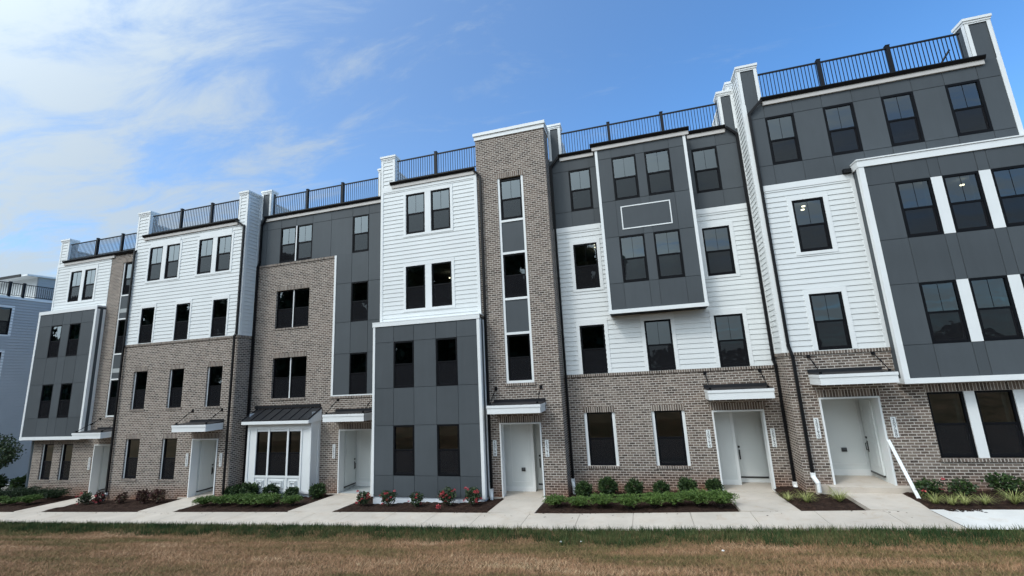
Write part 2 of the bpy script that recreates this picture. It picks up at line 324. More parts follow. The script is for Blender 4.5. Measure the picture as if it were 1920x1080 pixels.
class Sep:                                 # every box becomes a part of its own
    def __init__(s, root, name, mat): s.r, s.n, s.m = root, name, mat
    def fbox(s, *a): MB().fbox(*a).build(s.n, s.m, s.r); return s
    def box(s, *a): MB().box(*a).build(s.n, s.m, s.r); return s
class House:
    def __init__(s, name, label):
        s.root = empty(name, label, 'townhouse', 'townhouses of the row'); s.int = MB(); s.tr = Sep(s.root, 'trim', 'trim'); s.sol = Sep(s.root, 'brick_course', 'soldier')
    def part(s, name, mb, mat, **k): return mb.build(name, mat, s.root, **k)
def window(h, fr, u, z, w=.9, ht=1.8, d=.012, trim=None, sill=None, lintel=False, screen=True, jamb=0, t=.055, grid=True, mull=0, label=None):
    """double-hung window: black frame, meeting rail, two panes, insect screen on the lower sash"""
    m = MB(); B = lambda a, b, c, e, d0, d1: m.fbox(fr, a, b, c, e, d0, d1); mid = z+ht*.5
    n = 2 if mull else 1; ww = (w-mull)/n
    g = MB(); sc = MB(); wt = MB()
    for i in range(n):
        a = u+i*(ww+mull); b = a+ww
        B(a, b, z, z+t, d-.09, d); B(a, b, z+ht-t, z+ht, d-.09, d); B(a, a+t, z+t, z+ht-t, d-.09, d); B(b-t, b, z+t, z+ht-t, d-.09, d)
        B(a+t, b-t, mid-.028, mid+.028, d-.07, d-.012)
        B(a+t, a+t+.03, z+t, mid-.028, d-.07, d-.03); B(b-t-.03, b-t, z+t, mid-.028, d-.07, d-.03); B(a+t+.03, b-t-.03, z+t, z+t+.045, d-.07, d-.03)
        if grid: B((a+b)/2-.005, (a+b)/2+.005, mid+.028, z+ht-t, d-.043, d-.033)
        G = lambda mb, a, b, c, e, q: mb.quad(fr.p(a, c, q), fr.p(b, c, q), fr.p(b, e, q), fr.p(a, e, q))
        G(g, a+t, b-t, mid, z+ht-t, d-.04+.002*rs.random()); G(g, a+t+.03, b-t-.03, z+t, mid, d-.052)
        if screen: G(sc, a+t, b-t, z+t, mid-.028, d-.02)
        for q0, q1 in ((a, a), (b, b)):
            h.int.quad(fr.p(q0, z, d-.08), fr.p(q0, z, d-.30), fr.p(q0, z+ht, d-.30), fr.p(q0, z+ht, d-.08))
        for q in (z, z+ht): h.int.quad(fr.p(a, q, d-.08), fr.p(a, q, d-.30), fr.p(b, q, d-.30), fr.p(b, q, d-.08))
        # drywall around the opening, just inside
        h.int.quad(fr.p(a-.0, z, d-.30), fr.p(a-.35, z, d-.30), fr.p(a-.35, z+ht, d-.30), fr.p(a, z+ht, d-.30))
    f = m.build('window', 'frame', h.root)
    if label: f['label'] = label
    g.build('glass', 'glass', f)
    if screen: sc.build('insect_screen', 'screen', f)
    if mull: MB().fbox(fr, u+ww, u+ww+mull, z, z+ht, d-.08, d+.006).build('mullion', 'trim', f)
    if trim:
        l, r_, b_, t_ = trim; q0, q1 = .003, .03
        if d < 0: q0, q1 = d-.06, d+.01
        if l: wt.fbox(fr, u-l, u-.001, z-b_, z+ht+t_, q0, q1)
        if r_: wt.fbox(fr, u+w+.001, u+w+r_, z-b_, z+ht+t_, q0, q1)
        if b_: wt.fbox(fr, u-.001, u+w+.001, z-b_, z-.001, q0, q1+.004)
        if t_: wt.fbox(fr, u-.001, u+w+.001, z+ht+.001, z+ht+t_, q0, q1+.004)
        wt.build('window_trim', 'trim', f)
    e = jamb
    if sill: MB().fbox(fr, u-e-.03, u+w+e+.03, z-.085, z-.004, -.04, .03).build('sill', 'soldier', f)
    if lintel: MB().fbox(fr, u-e, u+w+e, z+ht+.002, z+ht+.2, -.08, .004).build('lintel', 'soldier', f)
    return f
def door_panel(h, fr, u0, u1, z0, z1, hand, cap=None):
    d = MB(); d.fbox(fr, u0, u1, z0+.05, z1, 0, .04)
    w = u1-u0
    for c0, c1 in ((z0+.25, z0+(z1-z0)*.42), (z0+(z1-z0)*.48, z1-.2)):    # raised frames of two door panels
        for a, b, c, e in ((u0+.14, u1-.14, c0, c0+.03), (u0+.14, u1-.14, c1-.03, c1), (u0+.14, u0+.17, c0+.03, c1-.03), (u1-.17, u1-.14, c0+.03, c1-.03)): d.fbox(fr, a, b, c, e, .04, .048)
    o = h.part('door', d, 'door')
    k = MB(); uh = u0+.08 if hand < 0 else u1-.08
    k.fbox(fr, uh-.03, uh+.03, z0+1.02, z0+1.08, .04, .07); k.fbox(fr, uh-.022, uh+.022, z0+.62, z0+.95, .04, .055)
    a, b = fr.p(uh, z0+.68, .10), fr.p(uh, z0+.88, .10); k.tube(a, b, .012); k.tube(fr.p(uh, z0+.88, .05), b, .012); k.tube(fr.p(uh, z0+.68, .05), a, .012)
    k.build('handle', 'bronze', o)
    th = MB(); th.fbox(fr, u0-.02, u1+.02, z0+.0, z0+.05, 0, .06); th.build('threshold', 'bronze', o)
def portico(h, y, x0, x1, zf, zt, style, dep=1.25):
    """recessed entry: white-cased opening, panelled back wall, a door set to one side"""
    w = MB(); yb = y+dep; e0, e1 = x0-.5, x1+.5
    # box of the recess: back, sides, ceiling, floor
    w.quad((e0, yb, zf), (e1, yb, zf), (e1, yb, zt), (e0, yb, zt))
    w.quad((e0, y+.32, zf), (e0, yb, zf), (e0, yb, zt), (e0, y+.32, zt)); w.quad((e1, yb, zf), (e1, y+.32, zf), (e1, y+.32, zt), (e1, yb, zt))
    w.quad((e0, y+.1, zt), (e1, y+.1, zt), (e1, yb, zt), (e0, yb, zt))
    w.quad((e0, y+.32, zf), (x0+.0, y+.32, zf), (x0, y+.32, zt), (e0, y+.32, zt)); w.quad((x1, y+.32, zf), (e1, y+.32, zf), (e1, y+.32, zt), (x1, y+.32, zt))
    h.part('entry_recess', w, 'door')
    c = MB(); t = .05
    c.box(x0, x0+t, y-.03, y+.319, zf, zt); c.box(x1-t, x1, y-.03, y+.319, zf, zt); c.box(x0+t, x1-t, y-.03, y+.319, zt-t, zt-.001)
    if style != 'E': c.box(x0, x1, yb-.03, yb-.003, zf, zf+.18)
    h.part('entry_casing', c, 'trim')
    if style == 'L':                      # door on the left side wall, facing right; outlet panel behind
        door_panel(h, rside(e0+.5), y+.42, yb-.1, zf+.12, zt-.14, 1)
        q = MB(); q.box(e0, e0+.498, y+.321, yb-.004, zf, zt-.002); h.part('side_wall', q, 'door')
        px0 = x0+.12; px1 = x1+.1
    elif style == 'R':
        door_panel(h, lside(x1-.06), -(yb-.1), -(y+.42), zf+.12, zt-.14, -1)
        q = MB(); q.box(x1-.058, e1, y+.321, yb-.004, zf, zt-.002); h.part('side_wall', q, 'door')
        px0 = x0+.05; px1 = x1-.1
    else:                                 # projecting panel at left, door beyond it at right
        xs_ = x0+(x1-x0)*(.47 if style == 'E' else .66); q = MB(); q.box(e0, xs_, y+.85, yb-.003, zf, zt-.002); h.part('side_wall', q, 'door')
        c2 = MB(); c2.box(xs_-.09, xs_+.012, y+.828, y+.849, zf, zt-.004); c2.box(e0+.3, xs_-.09, y+.828, y+.849, zf, zf+.16); c2.box(xs_+.013, e1-.01, yb-.028, yb-.004, zf, zf+.15); h.part('panel_trim', c2, 'trim')
        door_panel(h, front(yb), xs_+.06, xs_+.94, zf+.15, zt-.16, -1)
        px0, px1, yb = x0+.1, xs_-.12, y+.85
    if style in 'LRD' :
        c3 = MB(); c3.box(px0+.06, px0+.075, yb-.012, yb-.001, zf+.35, zt-.1); c3.box(px1-.075, px1-.06, yb-.012, yb-.001, zf+.35, zt-.1); c3.box(px0+.06, px1-.06, yb-.013, yb-.002, zf+.33, zf+.35)
        h.part('wall_moulding', c3, 'trim')
        xo = (px0+px1)/2+.1; ol = MB(); ol.box(xo-.07, xo+.07, yb-.05, yb-.001, zf+.72, zf+.84); ol.prismx([(yb-.05, .84+zf), (yb-.05, .80+zf), (yb-.07, .78+zf)], xo-.06, xo+.06); h.part('outlet_cover', ol, 'bronze')
    fl = MB(); fl.box(x0-.5, x1+.5, y-.08, y+dep, zf-.3, zf); h.part('porch_slab', fl, 'conc')
def canopy(h, x0, x1, yf, yw, z0, z1, rods=True):
    f = MB(); t = .03
    f.box(x0, x1, yf, yf+t, z0, z1-.09); f.box(x0-.015, x1+.015, yf-.018, yf+t, z1-.09, z1)
    for x, s in ((x0, 1), (x1, -1)):
        f.box(min(x, x+s*t), max(x, x+s*t), yf+t, yw-.002, z0, z1-.09); f.box(min(x-s*.015, x+s*t), max(x-s*.015, x+s*t), yf+t, yw-.002, z1-.09, z1)
    f.box(x0+t, x1-t, yf+t, yw-.002, z0+.02, z0+.04)
    o = h.part('canopy', f, 'trim')
    r = MB(); r.prismx([(yf-.01, z1+.001), (yw-.006, z1+.001), (yw-.006, z1+.06), (yf-.01, z1+.012)], x0-.01, x1+.01)
    r.box(x0-.02, x1+.02, yw-.03, yw-.004, z1+.061, z1+.15); r.build('canopy_roof', 'roofmetal', o)
    if rods:
        for x in (x0+.08, x1-.12):
            q = MB(); q.box(x-.05, x+.05, yw-.03, yw-.001, z1+.50, z1+.62); q.tube((x, yw-.04, z1+.55), (x, yf+.12, z1+.05), .014)
            q.tube((x, yw-.30, z1+.38), (x, yw-.42, z1+.30), .024); q.tube((x, yf+.12, z1+.02), (x, yf+.12, z1+.09), .04); q.build('tie_rod', 'black', o)
def gutter(h, x0, x1, y, z, fascia=True, ends=(0, 0)):
    g = MB(); g.prismx([(y-.02, z-.12), (y-.10, z-.12), (y-.155, z-.03), (y-.155, z), (y-.02, z)], x0, x1)
    h.part('gutter', g, 'black')
    if fascia: h.part('fascia', MB().box(x0+.06+ends[0], x1-.03-ends[1], y-.07, y-.004, z-.27, z-.121), 'fascia')
def downspout(h, pts, w=.085, boot=None):
    s = MB()
    for a, b in zip(pts, pts[1:]): s.sqtube(a, b, w, .065)
    for p in pts[1:-1]: s.box(p[0]-w/2-.003, p[0]+w/2+.003, p[1]-.036, p[1]+.036, p[2]-.05, p[2]+.05)
    o = h.part('downspout', s, 'black')
    z = pts[-1][2]+.25
    while z < pts[-2][2]: MB().box(pts[-1][0]-w/2-.012, pts[-1][0]+w/2+.012, pts[-1][1]-.037, pts[-1][1]+.03, z, z+.025).build('strap', 'black', o); z += 2.4
    if boot is not None:
        x, y, z = pts[-1]; b = MB(); b.box(x-.06, x+.06, y-.05, y+.04, z-.12, z+.02); b.tube((x, y-.02, z-.1), (x+boot, y-.12, z-.26), .065, k=12); b.tube((x+boot, y-.12, z-.23), (x+boot, y-.12, z-.5), .055, k=12)
        b.build('drain_boot', 'pvc', o)
def railing(h, x0, x1, y, z0, z1, posts):
    r = MB(); r.box(x0, x1, y-.025, y+.025, z1-.05, z1); r.box(x0, x1, y-.018, y+.018, z0+.06, z0+.10)
    n = int((x1-x0)/.108)
    for i in range(n):
        x = x0+(i+.5)*(x1-x0)/n; r.box(x-.0095, x+.0095, y-.0095, y+.0095, z0+.1, z1-.05)
    o = h.part('railing', r, 'rail')
    for x in posts: MB().box(x-.055, x+.055, y-.056, y+.056, z0-.02, z1+.06).box(x-.065, x+.065, y-.066, y+.066, z1+.061, z1+.085).build('railing_post', 'rail', o)
def parapet(h, x0, x1, y0, y1, z0, z1, mat='siding', wtrim=.09, lside_=None, back=None):
    """party-wall parapet block with cap; behind it a lower wall runs back"""
    b = MB()
    if mat == 'siding':
        siding(b, front(y0), x0, x1, z0, z1)
        siding(b, rside(x1), y0, y1, z0, z1); siding(b, lside(x0), -y1, -y0, z0, z1)
    else:
        wall(b, front(y0), x0, x1, z0, z1); wall(b, rside(x1), y0, y1, z0, z1); wall(b, lside(x0), -y1, -y0, z0, z1)
    b.quad((x0, y1, z0), (x1, y1, z0), (x1, y1, z1), (x0, y1, z1)); b.quad((x0, y0, z1), (x1, y0, z1), (x1, y1, z1), (x0, y1, z1))
    o = h.part('parapet', b, mat)
    t = MB(); w = wtrim
    t.box(x0-.012, x0+w, y0-.026, y0-.0205, z0, z1-.12); t.box(x1-w, x1+.012, y0-.026, y0-.0205, z0, z1-.12); t.box(x0-.012, x1+.012, y0-.027, y0-.021, z1-.12, z1)
    t.box(x1+.0205, x1+.026, y0-.02, y0+.10, z0, z1); t.box(x0-.026, x0-.0205, y0-.02, y0+.10, z0, z1)
    t.box(x1+.0205, x1+.026, y1-.09, y1, z0, z1)
    t.box(x0-.06, x1+.06, y0-.07, y1+.05, z1+.001, z1+.09); t.box(x0-.035, x1+.035, y0-.045, y1+.03, z1-.07, z1)
    t.build('parapet_cap', 'trim', o)
    if back:
        q = MB(); zl = z1-.62; siding(q, rside(x1), y1, y1+back, z0, zl); siding(q, lside(x0), -y1-back, -y1, z0, zl); q.quad((x0, y1, zl), (x1, y1, zl), (x1, y1+back, zl), (x0, y1+back, zl))
        q.quad((x1, y1+back, z0), (x0, y1+back, z0), (x0, y1+back, zl), (x1, y1+back, zl)); q.build('party_wall', 'siding', o)
        MB().box(x0-.04, x1+.04, y1+.051, y1+back, zl, zl+.07).build('wall_cap', 'trim', o)
    return o
def shell(h, x0, x1, y, z0, zroof, floors, depth=10.5, yr=None):
    s = MB(); yb = y+depth
    s.quad((x0, yb, z0), (x1, yb, z0), (x1, yb, zroof), (x0, yb, zroof))
    s.quad((x0, y, z0), (x0, yb, z0), (x0, yb, zroof), (x0, y, zroof)); s.quad((x1, yb, z0), (x1, y, z0), (x1, y, zroof), (x1, yb, zroof))
    s.quad((x0, y-.0, zroof), (x1, y-.0, zroof), (x1, yb, zroof), (x0, yb, zroof))
    h.part('roof_deck', s, 'fascia')
    i = h.int; e = .03; ym = y+4.6
    i.quad((x0+e, ym, z0), (x1-e, ym, z0), (x1-e, ym, zroof-.05), (x0+e, ym, zroof-.05))
    for x in (x0+e, x1-e): i.quad((x, y+.02, z0), (x, ym, z0), (x, ym, zroof-.05), (x, y+.02, zroof-.05))
    r = random.Random(int(x0*10)); c = MB()
    for k, f in enumerate(floors):
        if k == 0: f -= .07
        c.box(x0+e*2, x1-e*2, y+.02, ym-.01, f-.22, f)
        for q in range(1):                 # a partition inside each floor
            xp = x0+(x1-x0)*(.35+.3*r.random()); i.box(xp, xp+.12, y+1.6, ym-.02, f+.001, f+2.6)
    c.quad((x0+e*2, y+.02, zroof-.06), (x1-e*2, y+.02, zroof-.06), (x1-e*2, ym, zroof-.06), (x0+e*2, ym, zroof-.06))
    h.part('floor', c, 'ceiling')
def finish(h):
    if h.int.f: h.part('interior_wall', h.int, 'plaster')
def lamps(h, pts, r=.06):
    for x, y, z in pts: MB().tube((x, y, z-.03), (x, y, z), r, k=10).build('ceiling_light', 'lamp', h.root)
def W(x0, z0, w=.9, h=1.8): return (x0, x0+w, z0, z0+h)
def plaque(x, z0, z1, y, text, label):
    o = MB().box(x-.065, x+.065, y-.028, y-.004, z0, z1).build('number_sign', 'trim'); tag(o, label, 'sign', 'house number signs')
    cu_ = bpy.data.curves.new('digits', 'FONT'); cu_.body = '\n'.join(text); cu_.size = .135; cu_.align_x = 'CENTER'; cu_.space_line = .80; cu_.extrude = .003; cu_.offset = 0
    t = bpy.data.objects.new('t', cu_); C.objects.link(t); bpy.context.view_layer.update()
    me = bpy.data.meshes.new_from_object(t.evaluated_get(bpy.context.evaluated_depsgraph_get())); bpy.data.objects.remove(t)
    n = len(me.vertices); a = np.empty(n*3); me.vertices.foreach_get('co', a); a = a.reshape(-1, 3)
    zmin, zmax = a[:, 1].min(), a[:, 1].max(); zz = (a[:, 1]-zmin)/(zmax-zmin)*((z1-z0)-.05)+z0+.025
    b = np.stack([a[:, 0]*1.0+x, y-.0295-a[:, 2], zz], 1); me.vertices.foreach_set('co', b.ravel()); me.update()
    me.materials.clear(); me.materials.append(M['number'])
    d = bpy.data.objects.new('digits', me); C.objects.link(d); d.parent = o

# ------------------------------------------------------------------ terrain profile
GX = [-400, -60, -28.4, -9.2, -1.97, 5.26, 8.2, 20, 400]; GZ = [-2.5, -1.4, -.49, .09, .265, .57, .65, .9, 1.2]
def zs(x): return float(np.interp(x, GX, GZ))
BX = [-400, -36, -27, -19, -12, -10.2, -5.7, -4.4, 3, 4.4, 6, 12, 400]; BZ = [-2.5, -.75, -.49, -.23, -.09, -.09, .08, .125, .285, .50, .62, .74, 1.2]
def gz(x, y):
    q = min(max((y-14.2)/2.0, 0), 1); return zs(x)*(1-q)+min(zs(x)+.02, float(np.interp(x, BX, BZ)))*q
def lawn_z(x, y):
    b = np.interp(x, GX, GZ)
    d = np.clip(12.85-y, 0, 14)
    return b-.03+.205*(np.sqrt((d-1.15)**2+.06)+(d-1.15))/2
def strip(mb, x0, x1, y0, y1, dz, n=40, thick=None):
    xs = np.linspace(x0, x1, n+1)
    for a, b in zip(xs, xs[1:]): mb.quad((a, y0, zs(a)+dz), (b, y0, zs(b)+dz), (b, y1, zs(b)+dz), (a, y1, zs(a)+dz))

# ================================================================== TOWNHOUSES
def trimf(mb, fr, u0, u1, z0, z1, d1=.03, d0=.0005): mb.fbox(fr, u0, u1, z0, z1, d0, d1)

# ---- A: far left
h = House('townhouse', 'leftmost townhouse of the row, dark panel box beside a narrow brick strip'); X0, X1, Y = -32.3, -24.95, 17.0
fr = front(Y); fb = front(16.6)
b = MB(); colA = [(-26.97, -25.97, 3.3, 11.6)]
dA = (-27.42, -25.7, -.6, 1.98)
gA = [W(-31.38, .21, .9), W(-29.9, .21, .9)]
wall(b, fr, -27.9, X1, 2.3, 12.1, colA); wall(b, fr, -32.05, X1, -1.2, 2.3, gA+[dA]); h.part('brick_wall', b, 'brick')
s = MB(); w4 = [W(-31.07, 9.75, .87, 1.78), W(-29.93, 9.75, .87, 1.78)]
siding(s, fr, X0, -27.9, 9.1, 12.1, w4); h.part('siding_wall', s, 'siding')
for q in w4: window(h, fr, q[0], q[2], .87, 1.78)
t = h.tr; trimf(t, fr, X0-.02, X0+.09, 9.2, 12.1); trimf(t, fr, -31.20, -31.071, 9.62, 11.75); trimf(t, fr, -30.199, -29.931, 9.75, 11.53); trimf(t, fr, -29.059, -28.93, 9.62, 11.75); trimf(t, fr, -31.07, -29.06, 9.62, 9.749); trimf(t, fr, -31.07, -29.06, 11.531, 11.75); trimf(t, fr, X0+.09, -27.9, 11.9, 12.08)
p = MB(); bw = [W(-31.31, 6.61, .85, 1.75), W(-29.84, 6.61, .86, 1.75), W(-31.36, 3.4, .87, 1.77), W(-29.87, 3.4, .87, 1.77)]
bw = [W(-31.33, 6.61, .86, 1.76), W(-29.86, 6.61, .86, 1.76), W(-31.33, 3.4, .86, 1.76), W(-29.86, 3.4, .86, 1.76)]
panels(p, fb, [-32.42, -31.33, -30.47, -29.86, -29.0, -27.95], [2.4, 3.4, 5.16, 6.61, 8.37, 9.1], bw)
wall(p, rside(-27.9), 16.6, 17.0, 2.4, 9.15); h.part('panel_box', p, 'panel')
p = MB(); p.box(-32.42, -27.9, 16.62, 17.4, 2.31, 2.33); p.box(-32.44, -32.42, 16.6, 17.4, 2.31, 9.2); h.part('box_underside', p, 'trim')
for q in bw: window(h, fb, q[0], q[2], .86, 1.76)
trimf(t, fb, -32.5, -32.36, 2.45, 9.05); trimf(t, fb, -28.03, -27.9, 2.45, 9.05); trimf(t, fb, -32.5, -27.88, 2.29, 2.45, .04); trimf(t, fb, -32.5, -27.88, 9.05, 9.24, .04); t.box(-32.5, -27.88, 16.6, 17.0, 9.17, 9.25)
t.fbox(rside(-27.9), 16.57, 16.72, 2.3, 9.05, 0.001, .02); t.fbox(rside(-27.9), 16.88, 16.995, 2.3, 9.05, 0.001, .03)
for q in gA: window(h, fr, q[0]+.06, q[2], .84, 1.8, -.08, sill=True, lintel=False, trim=(.06, 0, 0, 0), jamb=.05, grid=False)
for k, z in enumerate((3.4, 6.6, 9.78)): window(h, fr, -26.9, z, .86, 1.79, -.06, grid=(k == 2))
trimf(t, fr, -26.97, -26.9, 3.3, 11.6, -.03, -.1); trimf(t, fr, -26.04, -25.97, 3.3, 11.6, -.03, -.1)
for z in (3.33, 5.2, 6.52, 8.4, 9.7): trimf(t, fr, -26.9, -26.04, z, z+.07, -.028, -.1)
Sep(h.root, 'spandrel_panel', 'panel').fbox(fr, -26.9, -26.04, 5.271, 6.519, -.1, -.05).fbox(fr, -26.9, -26.04, 8.471, 9.699, -.1, -.05)
h.sol.fbox(fr, -27.02, -25.92, 3.2, 3.295, -.02, .03); h.sol.fbox(fr, -27.02, -25.92, 11.602, 11.8, -.05, .004)
for a in gA: h.sol.fbox(fr, a[0], a[1], 2.015, 2.25, -.05, .004)
portico(h, Y, -27.42, -25.7, -.48, 1.98, 'L'); canopy(h, -27.32, -25.35, 15.9, 17.0, 2.4, 2.68)
gutter(h, -31.8, -24.9, Y, 12.24, ends=(0, 2.75)); railing(h, -31.6, -24.95, Y+.08, 12.3, 13.3, [-29.42, -27.43])
o = parapet(h, -32.28, -31.62, Y, 17.4, 12.0, 13.52, back=5)
downspout(h, [(-25.0, 16.87, 12.15), (-24.85, 16.1, 11.75), (-24.85, 16.12, -.1)], boot=.03)
shell(h, X0, X1, Y+.02, -1.2, 12.15, [-.5, 2.6, 5.8, 9.0]); lamps(h, [(-26.3, 19, 2.35)]); finish(h)
plaque(-27.63, .75, 1.34, Y, '20810', 'narrow white sign with house number 20810 left of the farthest entry')

# ---- B
h = House('townhouse', 'second townhouse from the left, white siding above two storeys of grey brown brick'); X0, X1, Y = -24.95, -17.68, 16.2
fr = front(Y); b = MB(); w2 = [W(x, 3.70, .91, 1.81) for x in (-24.05, -21.72, -19.40)]; w1 = [W(-24.08, .53, .92, 1.79), W(-21.76, .53, .92, 1.79)]
w3 = [W(x, 6.88, .88, 1.78) for x in (-23.98, -21.66, -19.35)]; w4 = [W(x, 10.05, .88, 1.78) for x in (-23.86, -22.7, -20.56, -19.40)]
wall(b, fr, X0, X1, -1.1, 6.76, w2+w1+[(-19.92, -18.42, -.4, 2.29)]); wall(b, rside(X1), Y, 17.0, -1.1, 6.76); h.part('brick_wall', b, 'brick')
h.sol.fbox(fr, X0, X1+.02, 6.761, 6.86, -.02, .035); h.sol.fbox(rside(X1), Y+.001, 17.0, 6.761, 6.86, 0, .035)
s = MB(); siding(s, fr, X0, X1, 6.86, 12.4, w3+w4); siding(s, rside(X1), Y, 17.0, 6.86, 12.6); h.part('siding_wall', s, 'siding')
t = h.tr
for q in w3: window(h, fr, q[0], q[2], .88, 1.78, trim=(.09, .09, 0, .2), grid=False)
for a in (-23.86, -20.56):
    window(h, fr, a, 10.05, .88, 1.78); window(h, fr, a+1.16, 10.05, .88, 1.78)
    trimf(t, fr, a-.12, a-.001, 9.95, 11.97); trimf(t, fr, a+.881, a+1.159, 10.05, 11.83); trimf(t, fr, a+2.041, a+2.16, 9.95, 11.97); trimf(t, fr, a-.001, a+2.041, 9.95, 10.049, .034); trimf(t, fr, a-.001, a+2.041, 11.831, 12.15, .034)
trimf(t, fr, X1-.1, X1+.03, 6.86, 12.4); t.fbox(rside(X1), Y-.001, Y+.11, 6.86, 12.4, .004, .03); t.fbox(rside(X1), 16.88, 16.99, 6.86, 13.9, .004, .03)
trimf(t, fr, X0, X0+.1, 6.86, 12.4)
for q in w2+w1: window(h, fr, q[0]+.06, q[2], q[1]-q[0]-.08, 1.8, -.08, sill=True, lintel=True, trim=(.06, 0, 0, 0), jamb=.04, grid=False)
portico(h, Y, -19.92, -18.42, -.2, 2.29, 'L'); canopy(h, -20.12, -18.21, 15.35, 16.2, 2.69, 2.98)
h.sol.fbox(fr, -19.98, -18.36, 2.295, 2.52, -.05, .004)
gutter(h, -24.4, -18.15, Y, 12.56); railing(h, -24.05, -18.2, Y+.08, 12.6, 13.66, [-22.06, -20.04])
parapet(h, -24.95, -24.15, Y, 16.6, 12.4, 13.82, back=5); parapet(h, -18.2, X1, Y, 17.0, 12.4, 13.9)
downspout(h, [(-18.2, 16.05, 12.45), (-17.76, 16.12, 12.15), (-17.76, 16.12, 6.95), (-17.79, 16.06, 6.8), (-17.79, 16.06, -.0)])
shell(h, X0+.02, X1-.02, Y+.02, -1.1, 12.5, [-.2, 2.95, 6.1, 9.3]); lamps(h, [(-18.75, 18.3, 8.75), (-18.55, 18.3, 8.75), (-18.5, 18, 5.6)]); finish(h)
plaque(-20.13, 1.11, 1.66, Y, '20806', 'white number sign 20806 left of the door under the second canopy from the left')
plaque(-18.19, 1.12, 1.67, Y, '20804', 'white number sign 20804 right of the door under the second canopy from the left')

# ---- C
h = House('townhouse', 'brick and dark panel townhouse with a white bay under black metal roof'); X0, X1, Y = -17.68, -10.2, 17.0
fr = front(Y); b = MB(); P3 = (-16.45, -14.56, 7.12, 8.94); P2 = (-16.45, -14.56, 3.90, 5.74); dC = (-12.74, -11.1, -.4, 2.49); orl = (-17.0, -13.9, -.3, 3.1)
wall(b, fr, X0, -13.2, -.8, 10.2, [P3, P2, orl]); wall(b, fr, -13.2, X1, -.8, 3.84, [dC]); h.part('brick_wall', b, 'brick')
h.sol.fbox(fr, X0, -13.2, 10.201, 10.3, -.02, .035); h.sol.fbox(fr, -13.25, X1, 3.80, 3.89, -.0, .035)
p = MB(); s4 = W(-12.28, 10.33, .87, 1.78); s3 = W(-12.28, 7.12, .88, 1.8); s2 = W(-12.29, 3.94, .88, 1.78); p4 = (-16.37, -14.51, 10.33, 12.1)
panels(p, fr, [X0, -17.2, -16.37, -15.45, -14.51, -13.45, -12.28, -11.4, X1], [10.31, 12.1, 12.7], [p4, s4])
panels(p, fr, [-13.1, -12.28, -11.4, X1], [3.94, 5.72, 7.12, 8.92, 10.309], [s3, s2]); h.part('panel_wall', p, 'panel')
trimf(h.tr, fr, -13.2, -13.1, 3.9, 10.3, .035); trimf(h.tr, fr, -13.1, X1, 3.892, 3.939, .035)
window(h, fr, -16.37, 10.33, 1.86, 1.77, mull=.06)
for q in (s4, s3, s2): window(h, fr, q[0], q[2], q[1]-q[0], q[3]-q[2], grid=q is s4)
for q in (P3, P2): window(h, fr, q[0], q[2], q[1]-q[0], q[3]-q[2], -.08, mull=.05, sill=True, lintel=True, grid=False)
portico(h, Y, -12.74, -11.1, -.08, 2.49, 'L'); canopy(h, -12.92, -10.96, 16.15, 17.0, 2.89, 3.19)
h.sol.fbox(fr, -12.78, -11.05, 2.495, 2.73, -.05, .004)
# oriel
of = front(16.45); ob = MB(); ow = [(-16.53, -15.93, .71, 2.52), (-15.84, -14.92, .71, 2.52), (-14.83, -14.22, .71, 2.52)]
wall(ob, of, -17.03, -13.71, .08, 2.83, ow); wall(ob, rside(-13.71), 16.45, 17.0, .08, 3.3); wall(ob, lside(-17.03), -17.0, -16.45, .08, 3.3)
bay = h.part('bay', ob, 'trim')
for q in ow: window(h, of, q[0], q[2], q[1]-q[0], 1.81, .005, grid=False, t=.035)
m = MB()
for a, c in ((-17.04, -16.93), (-16.62, -16.54), (-15.929, -15.841), (-14.919, -14.831), (-14.219, -14.14), (-13.81, -13.70)): m.fbox(of, a, c, .08, 2.62, .001, .028)
m.fbox(of, -16.54, -14.219, .62, .705, .001, .03); m.fbox(of, -17.04, -13.70, 2.621, 2.82, .001, .032); m.fbox(of, -17.04, -13.70, .03, .12, .03, .045)
for a, c in ((-16.54, -15.93), (-15.84, -14.92), (-14.83, -14.22)):
    for i_, (e_, d_) in enumerate(((.11, .035), (.19, .055))):
        w_ = .03
        m.fbox(of, a+e_, c-e_, .62-e_*.8-w_, .62-e_*.8, 0, d_); m.fbox(of, a+e_, c-e_, .12+e_*.8, .12+e_*.8+w_, 0, d_); m.fbox(of, a+e_, a+e_+w_, .12+e_*.8+w_, .62-e_*.8-w_, 0, d_); m.fbox(of, c-e_-w_, c-e_, .12+e_*.8+w_, .62-e_*.8-w_, 0, d_)
m.fbox(rside(-13.71), 16.425, 16.54, .08, 3.0, .001, .025); m.fbox(rside(-13.71), 16.88, 16.995, .08, 3.2, .001, .03)
m.build('bay_moulding', 'trim', bay)
MB().box(-16.98, -13.76, 16.5, 17.0, -.5, .079).build('bay_foundation', 'found', bay)
br = MB(); br.prismx([(16.2, 2.98), (17.0, 3.40), (17.0, 3.44), (16.2, 3.02)], -17.2, -13.66)
for i_ in range(8):
    x = -17.2+.01+i_*(3.52/7); br.prismx([(16.2, 3.02), (17.0, 3.44), (17.0, 3.475), (16.2, 3.055)], x-.012, x+.012)
br.box(-17.3, -13.72, 16.96, 16.996, 3.47, 3.6); h.part('bay_roof', br, 'roofmetal')
bf = MB(); bf.box(-17.2, -13.66, 16.2, 16.23, 2.85, 2.979); bf.box(-17.19, -13.67, 16.231, 17.0, 2.85, 2.87)
for x in (-17.2, -13.69): bf.prismx([(16.23, 2.871), (17.0, 2.871), (17.0, 3.37), (16.23, 2.979)], x, x+.03)
h.part('bay_eave', bf, 'trim')
gutter(h, -17.35, -10.25, Y, 12.82); railing(h, -17.0, -10.95, Y+.08, 12.85, 13.88, [-14.97, -12.95])
